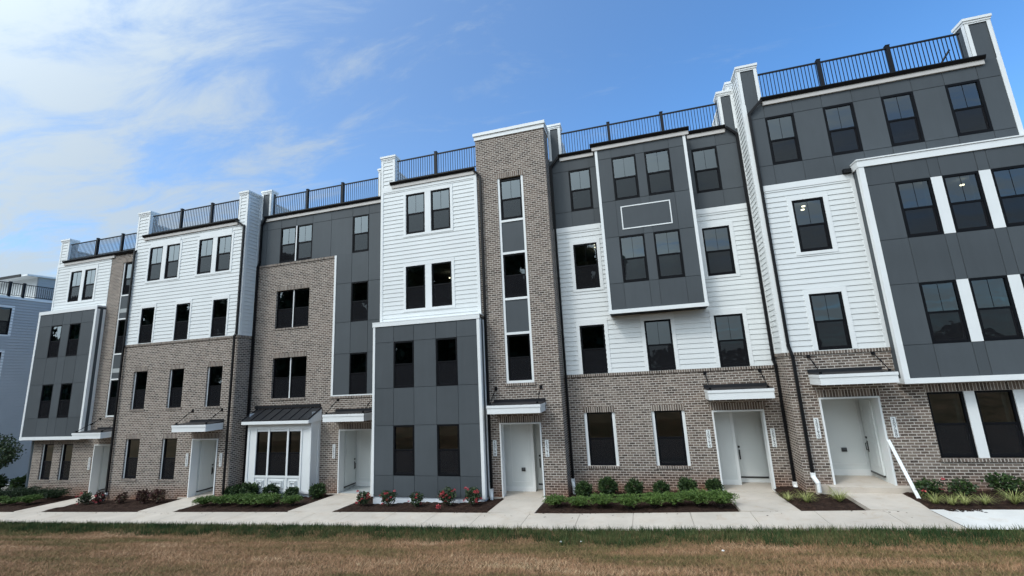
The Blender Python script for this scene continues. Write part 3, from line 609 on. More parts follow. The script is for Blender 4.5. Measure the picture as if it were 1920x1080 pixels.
parapet(h, -17.66, -17.1, Y, 17.35, 12.7, 14.16, mat='panel', back=5); parapet(h, -10.9, -10.3, Y, 17.35, 12.7, 14.16, mat='panel', back=5)
downspout(h, [(-17.25, 16.87, 12.7), (-17.52, 16.93, 12.4), (-17.52, 16.93, 10.5), (-17.58, 16.9, 10.2), (-17.58, 16.9, .15)], boot=.02)
shell(h, X0+.01, X1-.01, Y+.02, -.8, 12.75, [0, 3.15, 6.4, 9.6]); lamps(h, [(-11.6, 18.4, 8.9), (-14.9, 18.6, 5.7)]); finish(h)
plaque(-12.96, 1.31, 1.88, Y, '20802', 'small white sign numbered 20802 on brick between the white bay and the entry')

# ---- D (siding, box and brick tower)
h = House('townhouse', 'middle townhouse with white siding, dark box and a brick tower above the roofline'); X0, X1, Y, YT = -10.22, -2.83, 16.15, 16.2
fr = front(Y); fb = front(15.65); ft = front(YT)
w4 = [W(-9.01, 10.5, .88, 1.8), W(-7.84, 10.5, .88, 1.8)]; w3 = [W(-9.03, 7.28, .88, 1.81), W(-7.85, 7.28, .88, 1.81)]
s = MB(); siding(s, fr, X0, -5.78, 6.6, 12.8, w4+w3); siding(s, lside(X0), -17.0, -Y, 6.6, 12.8); h.part('siding_wall', s, 'siding'); t = h.tr
for q in w4: window(h, fr, q[0], q[2], .88, 1.8)
for q in w3: window(h, fr, q[0], q[2], .88, 1.81, grid=False)
for z, zt in ((10.5, 12.30), (7.28, 9.09)):
    trimf(t, fr, -9.14, -9.031, z-.11, zt+.16); trimf(t, fr, -8.129, -7.851, z, zt); trimf(t, fr, -6.959, -6.84, z-.11, zt+.16); trimf(t, fr, -9.031, -6.959, z-.11, z-.001, .034); trimf(t, fr, -9.031, -6.959, zt+.001, zt+.16, .034)
trimf(t, fr, X0-.02, X0+.1, 6.72, 12.8); trimf(t, fr, -5.88, -5.76, 6.72, 12.8); trimf(t, fr, X0+.1, -5.88, 12.55, 12.8, .032)
t.fbox(rside(-5.76), 16.12, 16.199, 6.7, 12.8, 0, .004)
bw = [W(-9.29, 4.15, .87, 1.79), W(-7.47, 4.15, .87, 1.79), W(-9.31, .95, .88, 1.8), W(-7.49, .95, .89, 1.8)]
bw = [W(-9.30, 4.15, .88, 1.79), W(-7.48, 4.15, .88, 1.79), W(-9.30, .95, .88, 1.8), W(-7.48, .95, .88, 1.8)]
p = MB(); panels(p, fb, [-10.15, -9.30, -8.42, -7.48, -6.60, -5.7], [.22, .95, 2.75, 4.15, 5.94, 6.6], bw); wall(p, rside(-5.68), 15.65, Y, .2, 6.6); wall(p, lside(-10.2), -16.9, -15.65, .2, 6.6); h.part('panel_box', p, 'panel')
for q in bw: window(h, fb, q[0], q[2], .88, q[3]-q[2], grid=False, t=.06)
trimf(t, fb, -10.23, -10.13, .2, 6.58, .03); trimf(t, fb, -5.78, -5.665, .2, 6.58, .03); trimf(t, fb, -10.25, -5.65, 6.581, 6.74, .045); t.box(-10.26, -5.64, 15.6, Y+.0, 6.741, 6.77)
t.fbox(rside(-5.68), 15.65, 15.77, .2, 6.58, .001, .03); t.fbox(rside(-5.68), 16.04, Y, .2, 6.58, .001, .03)
h.part('foundation', MB().box(-10.18, -5.72, 15.68, 16.6, -.5, .218), 'found')
b = MB(); col = [(-4.88, -3.8, 4.12, 12.35)]; dD = (-5.22, -3.65, .0, 2.7)
wall(b, ft, -5.78, X1, -.5, 14.22, col+[dD]); wall(b, rside(X1), YT, 17.0, -.5, 14.22); wall(b, lside(-5.78), -17.0, -YT, 12.8, 14.22); b.quad((-5.78, 17.0, 12.8), (X1, 17.0, 12.8), (X1, 17.0, 14.22), (-5.78, 17.0, 14.22)); h.part('brick_tower', b, 'brick')
t.box(-5.82, X1+.04, YT-.04, 17.05, 14.221, 14.40); t.box(-5.86, X1+.08, YT-.08, 17.09, 14.401, 14.53)
for k, z in enumerate((4.2, 7.38, 10.56)): window(h, ft, -4.79, z, .90, 1.72, -.05, grid=(k == 2))
trimf(t, ft, -4.88, -4.791, 4.12, 12.35, -.02, -.1); trimf(t, ft, -3.889, -3.8, 4.12, 12.35, -.02, -.1)
for z in (4.12, 5.93, 7.27, 9.11, 10.45): trimf(t, ft, -4.79, -3.89, z, z+.09, -.018, -.1)
Sep(h.root, 'spandrel_panel', 'panel').fbox(ft, -4.79, -3.89, 6.021, 7.269, -.1, -.045).fbox(ft, -4.79, -3.89, 9.201, 10.449, -.1, -.045)
h.sol.fbox(ft, -4.93, -3.75, 4.02, 4.115, -.02, .035); h.sol.fbox(ft, -4.93, -3.75, 12.352, 12.56, -.05, .004); h.sol.fbox(ft, -5.28, -3.6, 2.705, 2.93, -.05, .004)
portico(h, YT, -5.22, -3.65, .14, 2.7, 'D'); canopy(h, -5.38, -3.45, 15.32, YT, 3.1, 3.39)
gutter(h, -9.75, -5.8, Y, 12.96); railing(h, -9.5, -5.8, Y+.08, 13.0, 14.03, [-7.62])
parapet(h, X0, -9.57, Y, 16.5, 12.75, 14.2, back=5)
downspout(h, [(-5.85, 16.05, 12.85), (-5.6, 16.12, 12.55), (-5.6, 16.12, .42)], boot=.04)
shell(h, X0+.03, X1-.02, YT+.08, -.5, 12.9, [.15, 3.35, 6.55, 9.75]); lamps(h, [(-7.3, 18.1, 9.25), (-6.95, 18.9, 9.25), (-8.5, 19.5, 9.25)]); finish(h)
plaque(-5.43, 1.54, 2.09, YT, '20798', 'white number sign 20798 beside the black downspout, left of the entry in the brick tower')
plaque(-3.48, 1.52, 2.09, YT, '20796', 'white number sign 20796 on brick right of the entry in the brick tower')

# ---- E
h = House('townhouse', 'townhouse right of the brick tower, dark bay hanging over white siding'); X0, X1, Y = -2.83, 4.42, 17.0
fr = front(Y); fb = front(16.4); t = h.tr
w4 = [W(-2.04, 10.77, .88, 1.77), W(2.70, 10.77, .89, 1.78)]; w3 = [W(-2.09, 7.56, .92, 1.82), W(2.69, 7.57, .92, 1.81)]
w2 = [W(-2.09, 4.32, .92, 1.82), W(.29, 4.32, .93, 1.82), W(2.68, 4.32, .93, 1.82)]; w1 = [(-2.19, -1.06, 1.06, 2.92), (.21, 1.33, 1.07, 2.92)]; dE = (2.2, 3.82, .1, 2.88)
b = MB(); wall(b, fr, X0, X1, -.3, 4.22, w1+[dE]); h.part('brick_wall', b, 'brick'); h.sol.fbox(fr, X0, X1, 4.221, 4.315, -.02, .035)
s = MB(); siding(s, fr, X0, X1, 4.318, 10.13, w2+w3); h.part('siding_wall', s, 'siding')
p = MB(); panels(p, fr, [X0, -2.04, -1.16, -.85], [10.14, 10.77, 12.54, 13.2], [w4[0]]); panels(p, fr, [2.45, 2.70, 3.59, X1], [10.14, 10.77, 12.55, 13.2], [w4[1]]); wall(p, fr, -.85, 2.45, 10.14, 13.2); h.part('panel_wall', p, 'panel')
for q in w4: window(h, fr, q[0], q[2], q[1]-q[0], 1.77, t=.06)
for q in w3: window(h, fr, q[0], q[2], .92, 1.81, trim=(.13, .13, .1, .16), t=.06)
for i_, q in enumerate(w2): window(h, fr, q[0], q[2], .93, 1.82, trim=(.13, .13, 0, .22), t=.065, grid=i_ > 0)
for q in w1: window(h, fr, q[0]+.1, q[2], .92, q[3]-q[2], -.06, sill=True, lintel=True, trim=(.1, .1, 0, 0), jamb=.1, t=.05, grid=False)
trimf(t, fr, X0, -.96, 9.93, 10.13, .03); trimf(t, fr, 2.46, X1, 9.93, 10.13, .03)
pb = MB(); bw = [W(-.28, 10.73, .9, 1.76), W(.96, 10.73, .88, 1.76), W(-.28, 7.53, .9, 1.77), W(.94, 7.53, .9, 1.77)]
bw = [W(-.28, 10.73, .9, 1.76), W(.95, 10.73, .9, 1.76), W(-.28, 7.53, .9, 1.77), W(.95, 7.53, .9, 1.77)]
panels(pb, fb, [-.8, -.28, .62, .95, 1.85, 2.38], [6.56, 7.53, 9.3, 10.73, 12.49, 12.95], bw); wall(pb, lside(-.87), -17.0, -16.4, 6.5, 13.0); wall(pb, rside(2.45), 16.4, 17.0, 6.5, 13.0)
o = h.part('bay', pb, 'panel')
for q in bw: window(h, fb, q[0], q[2], .9, q[3]-q[2], t=.06)
trimf(t, fb, -.89, -.79, 6.56, 13.0, .03); trimf(t, fb, 2.37, 2.47, 6.56, 13.0, .03); trimf(t, fb, -.91, 2.49, 6.42, 6.559, .045)
t.fbox(lside(-.87), -16.999, -16.4, 6.42, 6.559, .001, .02); t.fbox(rside(2.45), 16.4, 16.999, 6.42, 6.559, .001, .02)
t.fbox(lside(-.87), -16.52, -16.4, 6.56, 13.0, .001, .02); t.fbox(rside(2.45), 16.4, 16.52, 6.56, 13.0, .001, .02)
MB().box(-.87, 2.45, 16.42, 17.0, 6.40, 6.42).build('bay_underside', 'frame', o)
pf = MB()
for a, c, e, g_ in ((-.12, 1.66, 10.42, 10.46), (-.12, 1.66, 9.55, 9.59), (-.12, -.08, 9.59, 10.42), (1.62, 1.66, 9.59, 10.42)): pf.fbox(fb, a, c, e, g_, .0145, .028)
pf.build('panel_border', 'trim', o); MB().fbox(fb, -.081, 1.621, 9.589, 10.421, .002, .018).build('sign_panel', 'panel', o)
portico(h, Y, 2.2, 3.82, .3, 2.88, 'E'); canopy(h, 2.06, 4.0, 16.12, Y, 3.29, 3.6); h.sol.fbox(fr, 2.14, 3.88, 2.885, 3.12, -.05, .004)
gutter(h, -2.42, -.95, Y, 13.28); gutter(h, -1.05, 2.62, 16.4, 13.16); gutter(h, 2.55, 3.98, Y, 13.28)
h.part('bay_roof', MB().box(-.95, 2.53, 16.38, 17.05, 13.0, 13.15), 'black')
railing(h, -2.3, 3.85, Y+.1, 13.3, 14.34, [-.28, 1.8])
parapet(h, X0+.06, -2.27, Y, 17.4, 13.1, 14.65, mat='panel', back=4); parapet(h, 3.9, X1-.002, Y, 17.45, 13.1, 14.63, mat='panel')
downspout(h, [(-2.41, 16.87, 13.18), (-2.75, 16.93, 12.8), (-2.75, 16.93, .62)], boot=.03)
downspout(h, [(3.98, 16.87, 13.18), (4.33, 16.93, 12.85), (4.33, 16.93, 4.5), (4.36, 16.9, 4.3), (4.36, 16.9, .62)], boot=.05)
shell(h, X0+.02, X1-.02, Y+.02, -.3, 13.22, [.3, 3.6, 6.8, 10.05])
lamps(h, [(-1.35, 17.9+k*.5, 9.72) for k in range(5)]+[(.35, 18+k*.5, 9.72) for k in range(5)], .05); finish(h)
plaque(2.0, 1.67, 2.25, Y, '20794', 'white number sign 20794 right of the second ground floor brick window, by the entry')
plaque(3.98, 1.68, 2.26, Y, '20792', 'white number sign 20792 beside the black downspout, right of the entry with two pale doors')

# ---- F
h = House('townhouse', 'nearest townhouse at the right with four windows in its dark top floor'); X0, X1, Y = 4.42, 11.77, 16.0
fr = front(Y); fb = front(15.6); t = h.tr
w4 = [W(x, 11.01, .88, 1.78) for x in (5.05, 6.81, 8.48, 10.22)]; w3 = [W(5.39, 7.87, .91, 1.78), W(5.39, 4.70, .91, 1.78)]
w1 = [(7.92, 11.18, 1.51, 3.33)]; dF = (5.15, 6.73, .4, 3.27)
b = MB(); wall(b, fr, X0, X1, -.1, 4.58, w1+[dF]); wall(b, lside(X0), -17.0, -Y, -.1, 4.58); wall(b, rside(X1), Y, 26, -.1, 4.58); h.part('brick_wall', b, 'brick')
h.sol.fbox(fr, X0-.03, 7.28, 4.581, 4.68, -.02, .035); h.sol.fbox(lside(X0), -17.0, -Y-.001, 4.581, 4.68, 0, .035)
s = MB(); siding(s, fr, X0, 7.27, 4.682, 10.3, w3); siding(s, lside(X0), -17.0, -Y, 4.682, 14.8); siding(s, rside(X1), Y, 26, 4.582, 13.3); h.part('siding_wall', s, 'siding')
p = MB(); panels(p, fr, [X0+.1, 5.05, 5.93, 6.81, 7.69, 8.48, 9.36, 10.22, 11.10, X1-.1], [10.302, 11.01, 12.79, 13.4], w4); h.part('panel_wall', p, 'panel')
for q in w4: window(h, fr, q[0], q[2], .88, 1.78, t=.065)
for q in w3: window(h, fr, q[0], q[2], .91, 1.78, trim=(.14, .14, .1 if q[2] > 6 else 0, .16), t=.065)
trimf(t, fr, X0-.02, X0+.1, 4.682, 13.4); trimf(t, fr, X1-.1, X1+.02, 4.582, 13.4); t.fbox(lside(X0), -Y-.13, -Y+.001, 4.682, 14.8, .004, .03); t.fbox(lside(X0), -16.99, -16.86, 4.682, 14.8, .004, .03)
trimf(t, fr, X0+.1, 7.24, 10.1, 10.3, .03); trimf(t, fr, 7.16, 7.265, 4.682, 10.1, .03)
bw = [W(x, z, .9, 1.79) for z in (4.70, 7.88) for x in (8.13, 9.31, 10.49)]
p = MB(); us = [7.4, 8.13, 9.03, 9.31, 10.21, 10.49, 11.39, 11.75]; panels(p, fb, us, [3.75, 4.70, 6.49, 7.88, 9.67, 10.3], bw); wall(p, lside(7.27), -Y, -15.6, 3.62, 10.5); h.part('panel_box', p, 'panel')
for q in bw: window(h, fb, q[0], q[2], .9, 1.79, t=.065)
for z in (4.70, 7.88):
    for a in (9.03, 10.21): trimf(t, fb, a+.001, a+.279, z, z+1.79, .02)
trimf(t, fb, 7.25, 7.4, 3.76, 10.31, .035); trimf(t, fb, 7.23, 11.8, 10.311, 10.53, .05); trimf(t, fb, 7.21, 11.83, 10.531, 10.57, .075); t.box(7.23, 11.8, 15.6, 16.0, 10.55, 10.59); trimf(t, fb, 7.24, 11.8, 3.61, 3.759, .05)
t.fbox(lside(7.27), -15.72, -15.6, 3.76, 10.31, .001, .02); t.fbox(lside(7.27), -15.999, -15.6, 3.61, 3.759, .001, .025); t.fbox(lside(7.27), -15.999, -15.6, 10.311, 10.53, .001, .03)
t.box(7.27, 11.8, 15.62, 16.0, 3.615, 3.63); h.part('scupper', MB().box(6.98, 7.2, 15.86, 15.98, 10.32, 10.45), 'black')
for i_, a in enumerate((7.93, 9.06, 10.19)):
    window(h, fr, a, 1.51, .88 if i_ < 2 else .9, 1.82, -.06, t=.06, grid=False)
    if i_ < 2: trimf(t, fr, a+.881, a+1.129, 1.51, 3.33, -.03, -.1)
h.sol.fbox(fr, 7.87, 11.2, 1.42, 1.505, -.05, .04); h.sol.fbox(fr, 7.88, 11.2, 3.335, 3.55, -.05, .004); h.sol.fbox(fr, 5.1, 6.78, 3.275, 3.49, -.05, .004)
portico(h, Y, 5.15, 6.73, .77, 3.27, 'R'); canopy(h, 5.0, 6.92, 15.12, Y, 3.68, 3.98)
gutter(h, 4.98, 11.35, Y, 13.52); railing(h, 5.08, 11.0, Y+.08, 13.5, 14.56, [6.99, 9.02])
h.part('stair_rail', MB().tube((10.45, 16.75, 13.55), (10.98, 16.6, 14.35), .03).box(10.3, 10.5, 16.7, 16.85, 13.4, 13.75), 'rail')
parapet(h, X0+.0, 5.03, Y, 16.67, 13.38, 14.85, mat='panel'); parapet(h, 4.37, 4.9, 17.46, 21, 13.3, 15.25)
parapet(h, 11.12, X1, Y, 16.4, 13.38, 14.85, mat='panel')
downspout(h, [(4.99, 15.87, 13.42), (4.56, 15.93, 13.0), (4.56, 15.93, 4.9), (4.62, 15.9, 4.55), (4.62, 15.9, 1.1)], boot=.07)
shell(h, X0+.02, X1-.02, Y+.02, -.1, 13.4, [.75, 4.0, 7.2, 10.35])
lamps(h, [(6.25, 17.5, 9.9), (6.35, 17.9, 9.9), (8.9, 17.3, 9.95), (9.9, 17.3, 9.95), (11.0, 17.6, 9.95)], .06); finish(h)
plaque(4.98, 2.08, 2.67, Y, '20790', 'white number sign 20790 beside the rightmost downspout, left of the stepped entry')
plaque(6.96, 2.09, 2.66, Y, '20788', 'white number sign 20788 right of the stepped entry, above the leaning white board')

# ---- neighbour at the far left
nb = empty('apartment_building', 'blue grey clapboard building with rooftop deck, behind the far left end of the row', 'building')
x = -42.0; rf = rside(x); s = MB(); nw = [(18.2, 19.9, 8.9, 10.77), (18.0, 19.75, 5.85, 7.7), (18.0, 19.75, 2.7, 4.5)]
siding(s, rf, 12, 27, -1.6, 11.5, nw, e=.2, lip=.035); s.quad((x, 12, -1.6), (x-12, 12, -1.6), (x-12, 12, 11.5), (x, 12, 11.5)); s.quad((x, 12, 11.5), (x-12, 12, 11.5), (x-12, 27, 11.5), (x, 27, 11.5)); s.quad((x, 27, -1.6), (x-12, 27, -1.6), (x-12, 27, 11.5), (x, 27, 11.5)); s.quad((x-12, 12, -1.6), (x-12, 27, -1.6), (x-12, 27, 11.5), (x-12, 12, 11.5))
s.build('siding_wall', 'greysiding', nb); MB().fbox(rf, 12, 27, 11.42, 11.6, .02, .06).build('roof_trim', 'trim', nb)
nh = House.__new__(House); nh.root = nb; nh.int = MB()
for a, b_, c, e in nw: window(nh, rf, a, c, b_-a, e-c, trim=(.14, .14, .12, .16), grid=False)
nh.int.quad((x-3, 13, -1), (x-3, 26, -1), (x-3, 26, 11), (x-3, 13, 11)); nh.int.build('interior_wall', 'plaster', nb)
r = MB(); r.box(x-.03, x+.02, 14, 26, 12.52, 12.57); r.box(x-.02, x+.01, 14, 26, 11.68, 11.72)
for i_ in range(100): r.box(x-.016, x+.004, 14+i_*.12, 14.02+i_*.12, 11.72, 12.52)
r = r.build('railing', 'rail', nb)
for y in (19.6, 20.35, 23, 25): MB().box(x-.08, x+.06, y-.07, y+.07, 11.55, 12.64).build('railing_post', 'rail', r)
s = MB(); siding(s, front(21.35), -52, -42.55, 11.5, 13.45); s.build('penthouse_wall', 'siding', nb)
s = MB(); siding(s, rside(-42.55), 21.35, 26, 11.5, 13.5); s.box(-42.62, -42.57, 21.3, 21.42, 11.5, 13.45); s.build('penthouse_side', 'greysiding', nb)
s = MB(); s.prismx([(20.6, 13.32), (26, 13.5), (26, 13.62), (20.6, 13.44)], -52, -42.4); s.build('penthouse_roof', 'trim', nb)
MB().box(-52, -43.1, 20.55, 20.6, 13.3, 13.5).build('roof_edge', 'black', nb)

# ================================================================== GROUND
xs = np.concatenate([[-400, -200, -100], np.arange(-60, 30, 1.0), [40, 80, 200, 400]]); ys = np.concatenate([[-400, -150, -60, -30, -15, -8], np.arange(-4, 12.8, .4), [12.8, 12.86, 13.9, 14.1], [16, 28, 60, 200, 600]])
rg = np.random.default_rng(3); gv = []
for y in ys:
    for x in xs:
        z = float(lawn_z(x, y)) if y < 12.86 else (zs(x)-.12 if y < 14 else min(zs(x), float(np.interp(x, BX, BZ)))-.2)
        gv.append((float(x), float(y), z))
n = len(xs); gf = [(j*n+i, j*n+i+1, (j+1)*n+i+1, (j+1)*n+i) for j in range(len(ys)-1) for i in range(n-1)]
g = MB(); g.v = gv; g.f = gf; tag(g.build('ground', 'lawn', smooth=True), kind='structure')
sw = MB(); jx = [-.62+1.545*k for k in range(-40, 12)]
for a, b_ in zip(jx, jx[1:]):
    if b_ > 6.57: b_ = 6.57
    if a >= 6.5: continue
    a2 = a+.006; b2 = b_-.006; za, zb = zs(a), zs(b_)
    n0 = len(sw.v); sw.v += [(a2, 12.85, za-.12), (b2, 12.85, zb-.12), (b2, 14.2, zb-.12), (a2, 14.2, za-.12), (a2, 12.85, za), (b2, 12.85, zb), (b2, 14.2, zb), (a2, 14.2, za)]
    for q in ((4, 5, 6, 7), (0, 1, 5, 4), (1, 2, 6, 5), (2, 3, 7, 6), (3, 0, 4, 7)): sw.f.append(tuple(n0+i for i in q))
tag(sw.build('sidewalk', 'conc'), kind='structure')
q = MB(); strip(q, jx[0], 6.57, 12.86, 14.19, -.03, 60); tag(q.build('sidewalk_base', 'conc'), kind='structure')
np_ = MB(); strip(np_, 6.585, 24, 12.83, 14.27, .0, 20); strip(np_, 6.585, 24, 12.83, 12.84, -.05, 20); tag(np_.build('new_pavement', 'conc2'), kind='structure')
# leads from the sidewalk to each entry
wk = MB()
def lead(x0, x1, y0, y1, z0, z1, s0=0, s1=0):
    ym = (y0+y1)/2; a = [(x0, y0, z0), (x1, y0, z0), (x1+s1, y1, z1), (x0+s0, y1, z1)]
    wk.quad(*a); lo = [(p[0], p[1], p[2]-.15) for p in a]
    wk.quad(a[3], a[0], lo[0], lo[3]); wk.quad(a[1], a[2], lo[2], lo[1]); wk.quad(a[0], a[1], lo[1], lo[0])
for x0, x1, y1, zf in ((-27.45, -25.9, 16.92, -.48), (-20.0, -18.3, 16.12, -.2), (-12.72, -10.95, 16.92, -.08), (-5.1, -3.6, 16.12, .14), (2.25, 3.75, 16.92, .3)):
    lead(x0, x1, 14.21, y1, zs((x0+x1)/2)+.001, zf-.012)
lead(5.3, 6.6, 14.21, 16.0, zs(6)+.001, .615, -.05, .25)
tag(wk.build('path', 'conc'), kind='structure')
MBs = MB().box(4.98, 6.98, 15.72, 17.2, .4, .765); tag(MBs.build('porch_step', 'conc'), 'raised concrete entry step at the nearest townhouse door', 'step')
# mulch beds
def bed(x0, x1, yb=17.1):
    m = MB(); nx = max(8, int((x1-x0)/.09)); ny = 20; X = np.linspace(x0, x1, nx+1); Yv = np.linspace(14.215, yb, ny+1); r = np.random.default_rng(int(abs(x0)*7))
    for j, y in enumerate(Yv):
        for i, x in enumerate(X):
            e = 0 if (i in (0, nx) or j in (0,)) else 1
            m.v.append((float(x), float(y), gz(x, y)-.035+e*(.035+.012*r.standard_normal()+.015*math.sin(x*2.1))))
    n = nx+1; m.f = [(j*n+i, j*n+i+1, (j+1)*n+i+1, (j+1)*n+i) for j in range(ny) for i in range(nx)]
    tag(m.build('mulch', 'mulch'), kind='structure')
for a, b_ in ((-36, -27.46), (-25.89, -20.01), (-18.29, -12.73), (-10.94, -5.11), (-3.59, 2.24), (3.76, 5.24)): bed(a, b_)
bed(6.66, 12)
tag(MB().box(-40.5, -33.2, 18.9, 19.6, -1.2, zs(-36)+.12).build('side_path', 'conc2'), kind='structure')

def chips(name, n, xr, yr, label, seed, fall=.12):
    r = random.Random(seed); m = MB()
    for i in range(n):
        x = r.uniform(*xr); y = yr - min(abs(r.gauss(0, fall)), .6); z = zs(x)+.004; a = r.uniform(0, 6.28); l, w_ = r.uniform(.01, .035), r.uniform(.004, .01); ca, sa = math.cos(a), math.sin(a)
        P = lambda u, v, h: (x+u*ca-v*sa, y+u*sa+v*ca, z+h)
        m.quad(P(-l, -w_, 0), P(l, -w_, .002), P(l, w_, .008), P(-l, w_, .006))
    tag(m.build(name, 'mulch'), label, 'mulch chips', kind='stuff')
chips('mulch_chips', 110, (-26, 6.4), 14.2, 'loose dark mulch chips scattered along the edge of the sidewalk', 5, .22)
chips('mulch_spill', 190, (6.9, 7.6), 14.24, 'small spill of dark mulch on the new pale pavement', 6, .07)

# ================================================================== GRASS
def blades(name, n, xr, yr, hr, wd, zf, mat, dens=None, seed=1, lean=.5):
    r = np.random.default_rng(seed); x = r.uniform(*xr, n); y = r.uniform(*yr, n)
    if dens is not None: k = dens(x, y, r); x, y = x[k], y[k]; n = len(x)
    z = zf(x, y); h = r.uniform(*hr, n); a = r.uniform(0, 2*np.pi, n); w = wd*r.uniform(.6, 1.3, n)
    lx, ly = r.normal(0, lean, n)*h, r.normal(0, lean, n)*h
    v = np.empty((n, 3, 3)); v[:, 0] = np.stack([x-np.cos(a)*w, y-np.sin(a)*w, z-.005], 1); v[:, 1] = np.stack([x+np.cos(a)*w, y+np.sin(a)*w, z-.005], 1); v[:, 2] = np.stack([x+lx, y+ly, z+h], 1)
    me = bpy.data.meshes.new(name); me.vertices.add(n*3); me.vertices.foreach_set('co', v.ravel()); me.loops.add(n*3); me.loops.foreach_set('vertex_index', np.arange(n*3)); me.polygons.add(n); me.polygons.foreach_set('loop_start', np.arange(n)*3); me.polygons.foreach_set('loop_total', np.full(n, 3))
    me.materials.append(M[mat]); me.update(); me.validate(); o = bpy.data.objects.new(name, me); C.objects.link(o); return o
def sdens(x, y, r):
    e = 11.86+.13*np.sin(x*1.3)+.10*np.sin(x*3.7+1)+.07*np.sin(x*9+2*np.sin(x))
    clump = .5+.5*np.sin(x*5+np.sin(y*9+x))*np.sin(x*11.3+2)
    return (y > e+r.normal(0, .13, len(x))) & (r.random(len(x)) < .35+.65*clump)
tag(blades('grass', 150000, (-34, 12), (11.3, 12.84), (.05, .17), .007, lawn_z, 'grass', sdens, 2, .35), 'dark green uncut grass band along the sidewalk edge', 'grass', kind='stuff')
def ddens(x, y, r):
    c = .5+.5*np.sin(x*3.1+1.7*np.sin(y*4.3+x*.8))*np.sin(y*7.9+1.3*np.sin(x*5.1)); return r.random(len(x)) < .35+.6*c
tag(blades('dry_grass', 700000, (-30, 12), (6.3, 12.4), (.02, .07), .0048, lawn_z, 'dry', ddens, 4, 1.0), 'patchy brown and yellow dry lawn in the foreground', 'grass', kind='stuff')

# ================================================================== PLANTS
def leafcloud(name, n, rad, mat, size, seed, flat=.0, shell_=.55, z0=.1, spiky=0, parent=None, lumps=0):
    r = np.random.default_rng(seed); d = r.normal(size=(n, 3)); d /= np.linalg.norm(d, axis=1)[:, None]
    rr = (shell_+(1-shell_)*r.random(n)**.6)
    if lumps:
        c = r.normal(size=(lumps, 3)); c /= np.linalg.norm(c, axis=1)[:, None]; k = (d@c.T).max(1); rr *= .72+.36*np.clip((k-.6)/.4, 0, 1)
    rr *= 1+r.normal(0, .07, n); p = d*rr[:, None]*np.array(rad); p[:, 2] += rad[2]*.9+z0
    ln = size*r.uniform(.7, 1.4, n); wd = ln*(.45 if not spiky else .12)
    dirv = d*(.6+spiky)+r.normal(0, .55, (n, 3)); dirv[:, 2] += .35; dirv /= np.linalg.norm(dirv, axis=1)[:, None]
    sdv = np.cross(dirv, r.normal(size=(n, 3))); sdv /= np.linalg.norm(sdv, axis=1)[:, None]
    v = np.empty((n, 4, 3)); v[:, 0] = p; v[:, 1] = p+dirv*(ln*.5)[:, None]+sdv*wd[:, None]; v[:, 2] = p+dirv*ln[:, None]; v[:, 3] = p+dirv*(ln*.5)[:, None]-sdv*wd[:, None]
    v[:, :, 2] = np.maximum(v[:, :, 2], .01)
    m = MB(); m.v = [tuple(q) for q in v.reshape(-1, 3)]; m.f = [(4*i, 4*i+1, 4*i+2, 4*i+3) for i in range(n)]
    return m.build(name, mat, parent)
def stems(parent, k, h, spread, seed, r0=.008, name='stem'):
    r = random.Random(seed); m = MB()
    for i in range(k):
        a = r.uniform(0, 6.28); s = r.uniform(.2, 1)*spread; m.tube((0, 0, -.03), (math.cos(a)*s, math.sin(a)*s, h*r.uniform(.6, 1)), r0, r0*.5, 5)
    return m.build(name, 'bark', parent)
def spray(name, n, reach, up, mat, seed, parent, k=9, zl=.1):
    """juniper: arching branch sprays with many short side needles"""
    r = random.Random(seed); m = MB()
    for i in range(n):
        a = r.uniform(0, 6.28); L = reach*r.uniform(.45, 1.05); e = up*r.uniform(.5, 1.3); p0 = Vector((0, 0, .02))
        dr = Vector((math.cos(a), math.sin(a), 0)); pr_ = p0
        for j in range(1, k+1):
            q = j/k; p = p0+dr*L*q+Vector((0, 0, e*math.sin(q*2.0)*1.0+.03)); p.x += r.gauss(0, .01); p.y += r.gauss(0, .01)
            if j > 1:
                for s in range(5):
                    dv = (p-pr_).normalized()*r.uniform(.3, 1)+Vector((r.gauss(0, .7), r.gauss(0, .7), r.uniform(0, .9))); dv = dv.normalized()*r.uniform(.05, .11)*(1.15-q*.4)
                    sdv = dv.cross(Vector((r.gauss(0, 1), r.gauss(0, 1), r.gauss(0, 1)))).normalized()*.009; o = pr_.lerp(p, r.random())
                    m.quad(tuple(o-sdv*.5), tuple(o+dv*.5-sdv), tuple(o+dv), tuple(o+dv*.5+sdv))
            pr_ = p
    return m.build(name, mat, parent)
def copy_tree(o, parent=None):
    c = o.copy(); C.objects.link(c); c.parent = parent
    for ch in o.children: copy_tree(ch, c)
    return c
def place(proto, used, x, y, s, rz, label, dz=0.0, sz=None):
    o = proto if not used else copy_tree(proto)
    o.location = (x, y, gz(x, y)+dz); o.scale = (s, s, sz or s); o.rotation_euler = (0, 0, rz); o['label'] = label; return o
ORD = ['first', 'second', 'third', 'fourth', 'fifth', 'sixth', 'seventh', 'eighth', 'ninth']
rp = random.Random(11)
